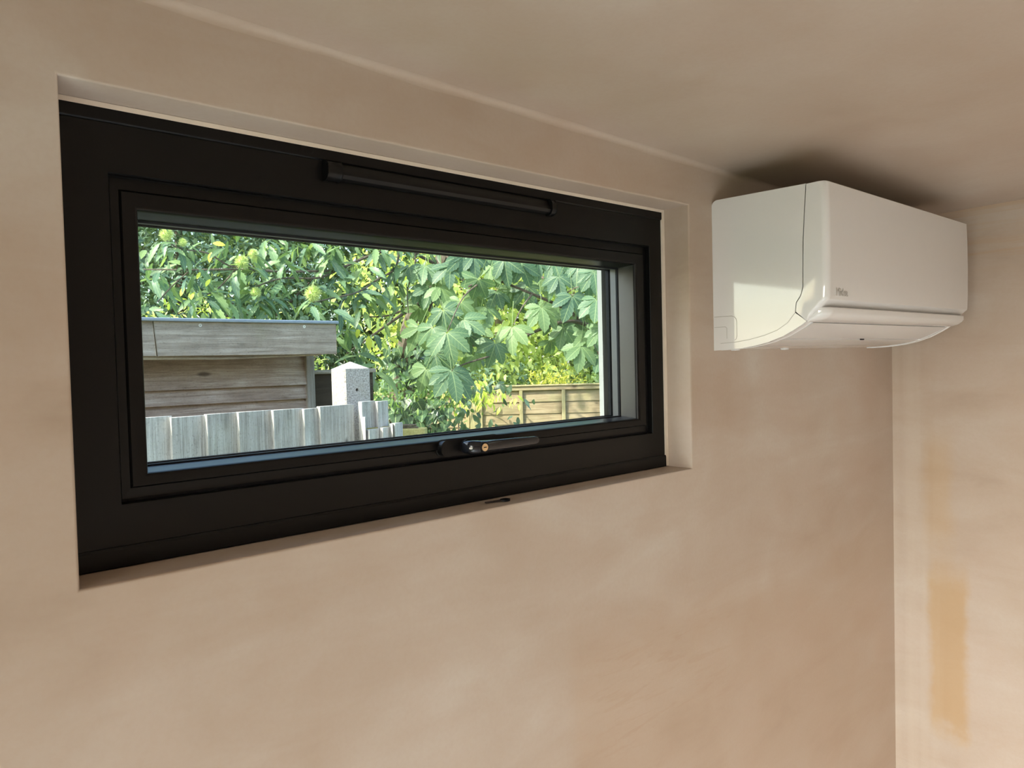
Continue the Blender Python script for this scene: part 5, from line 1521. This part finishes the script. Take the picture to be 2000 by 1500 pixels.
def bush(name, label, cat, c, r, n, size, mat, geo, group=None, rad=0.06, shell=3.0, limbs=5, down=0.5):
    e = empty(name, (c[0], c[1], GZ)); tag(e, label, cat, group)
    bm = bmesh.new(); trunk(bm, c, r, rad=rad)
    put('trunk', bm, M_bark, e, smooth=True)
    for k in range(limbs):
        a = 2 * math.pi * k / limbs + random.uniform(-.3, .3)
        bm = bmesh.new()
        p0 = Vector((c[0] + 0.02, c[1], c[2] - r[2] * 0.3))
        p2 = Vector((c[0] + math.cos(a) * r[0] * .75, c[1] + math.sin(a) * r[1] * .75, c[2] + r[2] * random.uniform(-.1, .55)))
        tube(bm, [p0, (p0 + p2) / 2 + Vector((0, 0, -0.05 * r[2])), p2], rad * .5, rad * .12, 6)
        put('limb', bm, M_bark, e, smooth=True)
    p, d = ell_points(c, r, n, shell)
    keep = p[:, 2] > GZ + 0.02
    p, d = p[keep], d[keep]; m = len(p)
    t, nm = rand_dirs(d, m, down)
    leaf_stuff('foliage', e, mat, p, t, nm, size * RNG.uniform(0.6, 1.3, m), geo)
    return e

G_small = leaf_geo(0.50, 3, 0.45, 0.0, 0.25, 0.15)
G_narrow = leaf_geo(0.30, 3, 0.5, 0.0, 0.25, 0.2)
G_mid = leaf_geo(0.46, 6, 0.5, 0.08, 0.2, 0.22)

L_dark = mat_leaf('evergreen_leaf', [srgb(70, 96, 72), srgb(112, 140, 112), srgb(164, 186, 154)], 0.25, use_attr=True, vein=0.0)
L_back = mat_leaf('far_tree_leaf', [srgb(62, 86, 48), srgb(104, 128, 70), srgb(150, 170, 98)], 0.45, use_attr=True, vein=0.0)
L_bright = mat_leaf('sunlit_yellow_green_leaf', [srgb(150, 170, 92), srgb(192, 206, 124), srgb(224, 232, 162)], 0.55, use_attr=True, vein=0.2)
L_yel = mat_leaf('lime_bush_leaf', [srgb(150, 172, 86), srgb(190, 208, 112), srgb(226, 232, 146)], 0.45, use_attr=True, vein=0.15)
L_gold = mat_leaf('golden_shrub_leaf', [srgb(176, 176, 70), srgb(212, 208, 90), srgb(232, 226, 130)], 0.45, use_attr=True, vein=0.0)
L_scs = mat_leaf('chestnut_leaf_mass', [srgb(72, 100, 70), srgb(100, 130, 86), srgb(138, 162, 98)], 0.35, use_attr=True)
L_sc = mat_leaf('sweet_chestnut_leaf', [srgb(80, 110, 90), srgb(102, 134, 106), srgb(126, 156, 108), srgb(150, 172, 110)], 0.36)
L_pal = mat_leaf('palmate_leaf', [srgb(76, 108, 84), srgb(92, 124, 94), srgb(110, 140, 98), srgb(130, 156, 100)], 0.40, vein=0.45, rough=0.5)
L_hcs = mat_leaf('palmate_leaf_mass', [srgb(92, 132, 78), srgb(126, 160, 88), srgb(164, 190, 98)], 0.42, use_attr=True)
L_ivy = mat_leaf('ivy_leaf', [srgb(52, 80, 58), srgb(74, 104, 72), srgb(100, 130, 92)], 0.15, rough=0.3, vein=0.55)
L_hang = mat_leaf('pale_climber_leaf', [srgb(176, 196, 80), srgb(208, 220, 110), srgb(224, 228, 140)], 0.45, vein=0.2)

# ---------- background growth
bush('evergreen_tree', 'dense dark blue-green evergreen tree filling the upper left of the view', 'tree', (3.4, 10.2, 2.7), (3.1, 1.5, 3.4), 30000, 0.10, L_dark, G_small, rad=0.12)
bush('broadleaf_tree', 'far green broadleaf tree behind the dark evergreen at left', 'tree', (3.5, 14.5, 4.2), (4.2, 1.8, 4.0), 14000, 0.19, L_back, G_small, 'far trees', rad=0.16)
bush('broadleaf_tree', 'far green broadleaf tree behind the middle of the window view', 'tree', (7.9, 11.6, 3.6), (3.4, 2.0, 4.0), 15000, 0.18, L_back, G_small, 'far trees', rad=0.16)
bush('broadleaf_tree', 'far green broadleaf tree behind the right end of the lap-board fence', 'tree', (10.6, 8.2, 3.2), (3.0, 2.4, 3.6), 14000, 0.18, L_back, G_small, 'far trees', rad=0.16)
bush('yellow_green_tree', 'sunlit yellow-green tree behind the lap-board fence', 'tree', (6.5, 6.9, 2.55), (2.2, 1.3, 1.75), 7000, 0.115, L_bright, G_mid, rad=0.09)
bush('lime_bush', 'bright lime-green bush showing above the left of the shed roof', 'bush', (1.95, 5.6, 1.70), (0.75, 0.5, 0.72), 3600, 0.065, L_yel, G_narrow, rad=0.04)
bush('pale_bush', 'small pale yellow-green bush showing above the middle of the shed roof', 'bush', (2.65, 5.3, 1.62), (0.45, 0.4, 0.66), 1600, 0.06, L_yel, G_narrow, rad=0.03)
bush('golden_shrub', 'golden-yellow fine-leaved shrub peeping over the lap-board fence', 'shrub', (6.05, 5.42, 1.30), (0.50, 0.36, 0.50), 2200, 0.055, L_gold, G_narrow, rad=0.03)
bush('dark_shrub', 'dark green shrub along the back of the lap-board fence', 'shrub', (5.35, 6.25, 1.20), (1.3, 0.6, 0.85), 5000, 0.08, L_dark, G_small, rad=0.04)
bush('laurel_shrub', 'mid-green glossy shrub at the right end behind the lap-board fence', 'shrub', (7.0, 4.9, 1.35), (0.8, 0.5, 0.85), 2200, 0.10, L_scs, G_mid, rad=0.04)

def branch(parent, pts, r0, r1, first=False):
    bm = bmesh.new(); tube(bm, pts, r0, r1, 9 if first else 6, 0.06)
    return put('trunk' if first else 'branch', bm, M_bark, parent, smooth=True)

def inst(name, me, parent, p, t, n, s):
    R = frame_from(np.array(t), np.array(n))
    Mx = Matrix([[*R[0], 0], [*R[1], 0], [*R[2], 0], [0, 0, 0, 1]])
    o = bpy.data.objects.new(name, me); COL.objects.link(o)
    o.parent = parent
    q = wpos(parent)
    o.matrix_local = Matrix.Translation(Vector(p) - q) @ Mx @ Matrix.Diagonal((s, s, s, 1))
    return o

# ---------- sweet chestnut with burrs
scb = empty('sweet_chestnut_tree', SC_BR[0][0][0][:2] + (GZ,)); tag(scb, 'chestnut tree with long toothed leaves and spiky green burrs over the shed', 'tree')
for i, (pts, r0, r1) in enumerate(SC_BR):
    pts = [tuple(p) for p in pts]
    if i == 0: pts = [(pts[0][0], pts[0][1], GZ)] + pts[1:]
    branch(scb, pts, r0, r1, i == 0)
sc_me = [mesh_from('chestnut_leaf', *leaf_geo(0.25 + 0.03 * k, 13, 0.5, 0.15, 0.3, 0.15 + 0.2 * k), L_sc) for k in range(3)]
for i, L in enumerate(SC_LEAVES):
    n = (random.uniform(-.6, .2), random.uniform(-.6, .2), random.uniform(.4, 1.2))
    inst('leaf', sc_me[i % 3], scb, L[:3], L[3:6], n, L[6] * 1.18)
L_yl = mat_leaf('yellowed_leaf', [srgb(214, 220, 70), srgb(232, 232, 90)], 0.45)
yl_me = mesh_from('yellow_leaf', *leaf_geo(0.42, 9, 0.5, 0.08, 0.2, 0.2), L_yl)
for L in YELLOW: tag(inst('leaf', yl_me, scb, L[:3], L[3:6], L[6:9], L[9]), 'bright yellow leaf')
def burr_mesh(name, mat):
    bm = bmesh.new()
    bmesh.ops.create_icosphere(bm, subdivisions=2, radius=0.50)
    vs = [v.co.copy() for v in bm.verts]
    rnd = random.Random(3)
    for k in range(420):
        z = rnd.uniform(-1, 1); a = rnd.uniform(0, 6.283); s = math.sqrt(1 - z * z)
        d = Vector((s * math.cos(a), s * math.sin(a), z))
        d2 = (d + Vector((rnd.uniform(-.35, .35), rnd.uniform(-.35, .35), rnd.uniform(-.35, .35)))).normalized()
        u = d.orthogonal().normalized() * 0.026; w = d.cross(u).normalized() * 0.026
        b0 = d * 0.46
        t = bm.verts.new(b0 + d2 * rnd.uniform(0.45, 0.66))
        tri = [bm.verts.new(b0 + u), bm.verts.new(b0 - u * .5 + w), bm.verts.new(b0 - u * .5 - w)]
        for q in range(3): bm.faces.new([tri[q], tri[(q + 1) % 3], t])
    me = bpy.data.meshes.new(name); bm.to_mesh(me); bm.free(); me.materials.append(mat)
    return me
M_burr = mat_simple('burr_spines', srgb(206, 220, 136), 0.6, 0.3, nscale=20, namt=0.2)
bme = burr_mesh('burr', M_burr)
for b in BURRS: inst('burr', bme, scb, b[:3], (random.random(), random.random(), 1), (1, 0.3, 0), b[3] * 1.45)
# the crowd of leaves further in
def along(brs, n, spread):
    P = []; k = len(brs)
    for i in range(n):
        pts = brs[RNG.integers(1, k)][0]
        j = RNG.integers(0, len(pts) - 1); t = RNG.random()
        a, b = np.array(pts[j]), np.array(pts[j + 1])
        P.append(a + (b - a) * t + RNG.normal(size=3) * spread)
    return np.array(P)
p = along(SC_BR, 420, 0.16) + np.array([0.14, 0.14, 0.0]); m = len(p)
t = RNG.normal(size=(m, 3)) * 0.8; t[:, 2] -= 0.7
leaf_stuff('foliage', scb, L_scs, p, t, np.array([-.2, -.2, 1.0]) + RNG.normal(size=(m, 3)) * 0.5, RNG.uniform(0.08, 0.13, m), leaf_geo(0.28, 9, 0.5, 0.14, 0.25, 0.28))
p, d = ell_points((3.6, 4.3, 4.3), (1.6, 1.4, 0.7), 700); t, nm = rand_dirs(d, len(p), 0.7)
leaf_stuff('upper_foliage', scb, L_scs, p, t, nm, RNG.uniform(0.09, 0.15, len(p)), G_mid)

# ---------- horse chestnut with palmate leaves
hcb = empty('horse_chestnut_tree', HC_BR[0][0][0][:2] + (GZ,)); tag(hcb, 'tree with large five-fingered palmate leaves, its trunk at the right of the window', 'tree')
for i, (pts, r0, r1) in enumerate(HC_BR):
    pts = [tuple(p) for p in pts]
    if i == 0: pts = [(pts[0][0], pts[0][1], GZ)] + pts[1:]
    branch(hcb, pts, r0, r1, i == 0)
def palmate(nl, seed):
    rnd = random.Random(seed)
    V, F, UV = [], [], []
    for k in range(nl):
        a = (k - (nl - 1) / 2) / ((nl - 1) / 2) * math.radians(108 if nl > 5 else 84)
        a += rnd.uniform(-.08, .08)
        s = 1.0 - 0.42 * (abs(a) / 1.9) ** 1.3 + rnd.uniform(-.05, .05)
        v, f, uv = leaf_geo(0.47, 13, 0.62, 0.09, 0.22, 0.22 + rnd.uniform(-.05, .18))
        tilt = rnd.uniform(-.25, .05)
        b = len(V)
        for x, y, z in v:
            x, y, z = x * s, y * s + 0.03, z * s + tilt * y * s
            V.append((x * math.cos(a) + y * math.sin(a), -x * math.sin(a) + y * math.cos(a), z))
        F += [tuple(i + b for i in q) for q in f]; UV += uv
    b = len(V)                                     # petiole
    for t in (0, 1):
        for (x, z) in ((-.012, 0), (.012, 0), (0, -.02)):
            V.append((x, -0.9 * t, z + 0.35 * t * t)); UV.append((0.5, 0))
    F += [(b, b + 1, b + 4, b + 3), (b + 1, b + 2, b + 5, b + 4), (b + 2, b, b + 3, b + 5)]
    return V, F, UV
pal_me = [mesh_from('palmate_leaf', *palmate(nl, sd), L_pal) for nl, sd in ((5, 1), (7, 2), (6, 3), (5, 4))]
for i, q in enumerate(PALMATE):
    inst('palmate_leaf', pal_me[i % 4], hcb, q[:3], q[3:6], q[6:9], q[9] * 1.04)
rl = random.Random(21)                             # more of its leaves, scattered along the branches and behind
pp = along(HC_BR[1:], 52, 0.15) + np.array([0.20, 0.24, 0.0])
for i, c_ in enumerate(pp):
    inst('palmate_leaf', pal_me[(i * 7) % 4], hcb, c_, (rl.uniform(-.7, .7), rl.uniform(-.7, .7), -1), (rl.uniform(-.9, .2), rl.uniform(-.9, .2), rl.uniform(.2, 1)), rl.uniform(.10, .16))
p, d = ell_points((5.4, 3.4, 4.2), (1.4, 1.3, 0.7), 700); t, nm = rand_dirs(d, len(p), 0.7)
leaf_stuff('upper_foliage', hcb, L_hcs, p, t, nm, RNG.uniform(0.10, 0.17, len(p)), G_mid)

# ---------- ivy on the trunk and along the fence foot
ivy = empty('ivy', (3.4, 3.7, GZ)); tag(ivy, 'dark glossy ivy climbing the chestnut trunk and the fence foot', 'ivy')
def ivy_geo():
    out = [(0, 0), (-.30, -.12), (-.52, .10), (-.40, .34), (-.30, .62), (0, 1.0), (.30, .62), (.40, .34), (.52, .10), (.30, -.12)]
    V = [(0, .36, 0)] + [(x, y, -0.12 * (x * x + (y - .36) ** 2) + 0.10 * abs(x)) for x, y in out]
    F = [(0, i, i % 10 + 1) for i in range(1, 11)]
    UV = [(0.5, .36)] + [(0.5 + x, y) for x, y in out]
    return V, F, UV
iv_me = mesh_from('ivy_leaf', *ivy_geo(), L_ivy)
for q in IVY: inst('ivy_leaf', iv_me, ivy, q[:3], q[3:6], q[6:9], q[9])
p0 = np.array([q[:3] for q in IVY])
for k in range(9):
    a = p0[70 + k * 9]; bm = bmesh.new()
    tube(bm, [(a[0], a[1], GZ), (a[0] + .05, a[1] + .04, 0.7), tuple(a)], 0.012, 0.004, 5)
    put('stem', bm, M_bark, ivy, smooth=True)
m = 800
c0 = p0[70:].mean(0) + np.array([0.12, 0.12, 0.20])
p = c0 + RNG.normal(size=(m, 3)) * np.array([0.24, 0.24, 0.10]); t = RNG.normal(size=(m, 3)) * .8; t[:, 2] -= .5
leaf_stuff('small_foliage', ivy, L_hcs, p, t, np.array([-.3, -.3, 1.0]) + RNG.normal(size=(m, 3)) * .5, RNG.uniform(.035, .075, m), G_narrow)
m = 900
p = c0 + np.array([0.15, 0.18, -0.55]) + RNG.normal(size=(m, 3)) * np.array([0.35, 0.35, 0.38]); t = RNG.normal(size=(m, 3)) * .6; t[:, 2] -= .8
leaf_stuff('inner_leaves', ivy, L_dark, p, t, np.array([-.5, -.5, .7]) + RNG.normal(size=(m, 3)) * .4, RNG.uniform(.06, .10, m), G_mid)

# ---------- pale climber spilling over the fence post
cl = empty('pale_climber', (4.55, 5.1, GZ)); tag(cl, 'pale yellow-green climber hanging over the fence post', 'climber')
bm = bmesh.new(); tube(bm, [(4.70, 5.62, GZ), (4.68, 5.50, 0.8), (4.62, 5.35, 1.62), (4.50, 4.95, 1.58)], 0.014, 0.004, 6)
put('stem', bm, M_bark, cl, smooth=True)
hm = mesh_from('climber_leaf', *leaf_geo(0.42, 5, 0.42, 0.0, 0.2, 0.3), L_hang)
rl = random.Random(5)
for k in range(150):
    a = np.array([4.55, 4.98, 1.56]) + np.array([rl.gauss(0, .17), rl.gauss(0, .17), rl.gauss(0, .075)])
    inst('leaf', hm, cl, a, (rl.uniform(-.8, .8), rl.uniform(-.9, .5), -.7), (rl.uniform(-.6, .2), rl.uniform(-.6, .2), 1), rl.uniform(.06, .11))
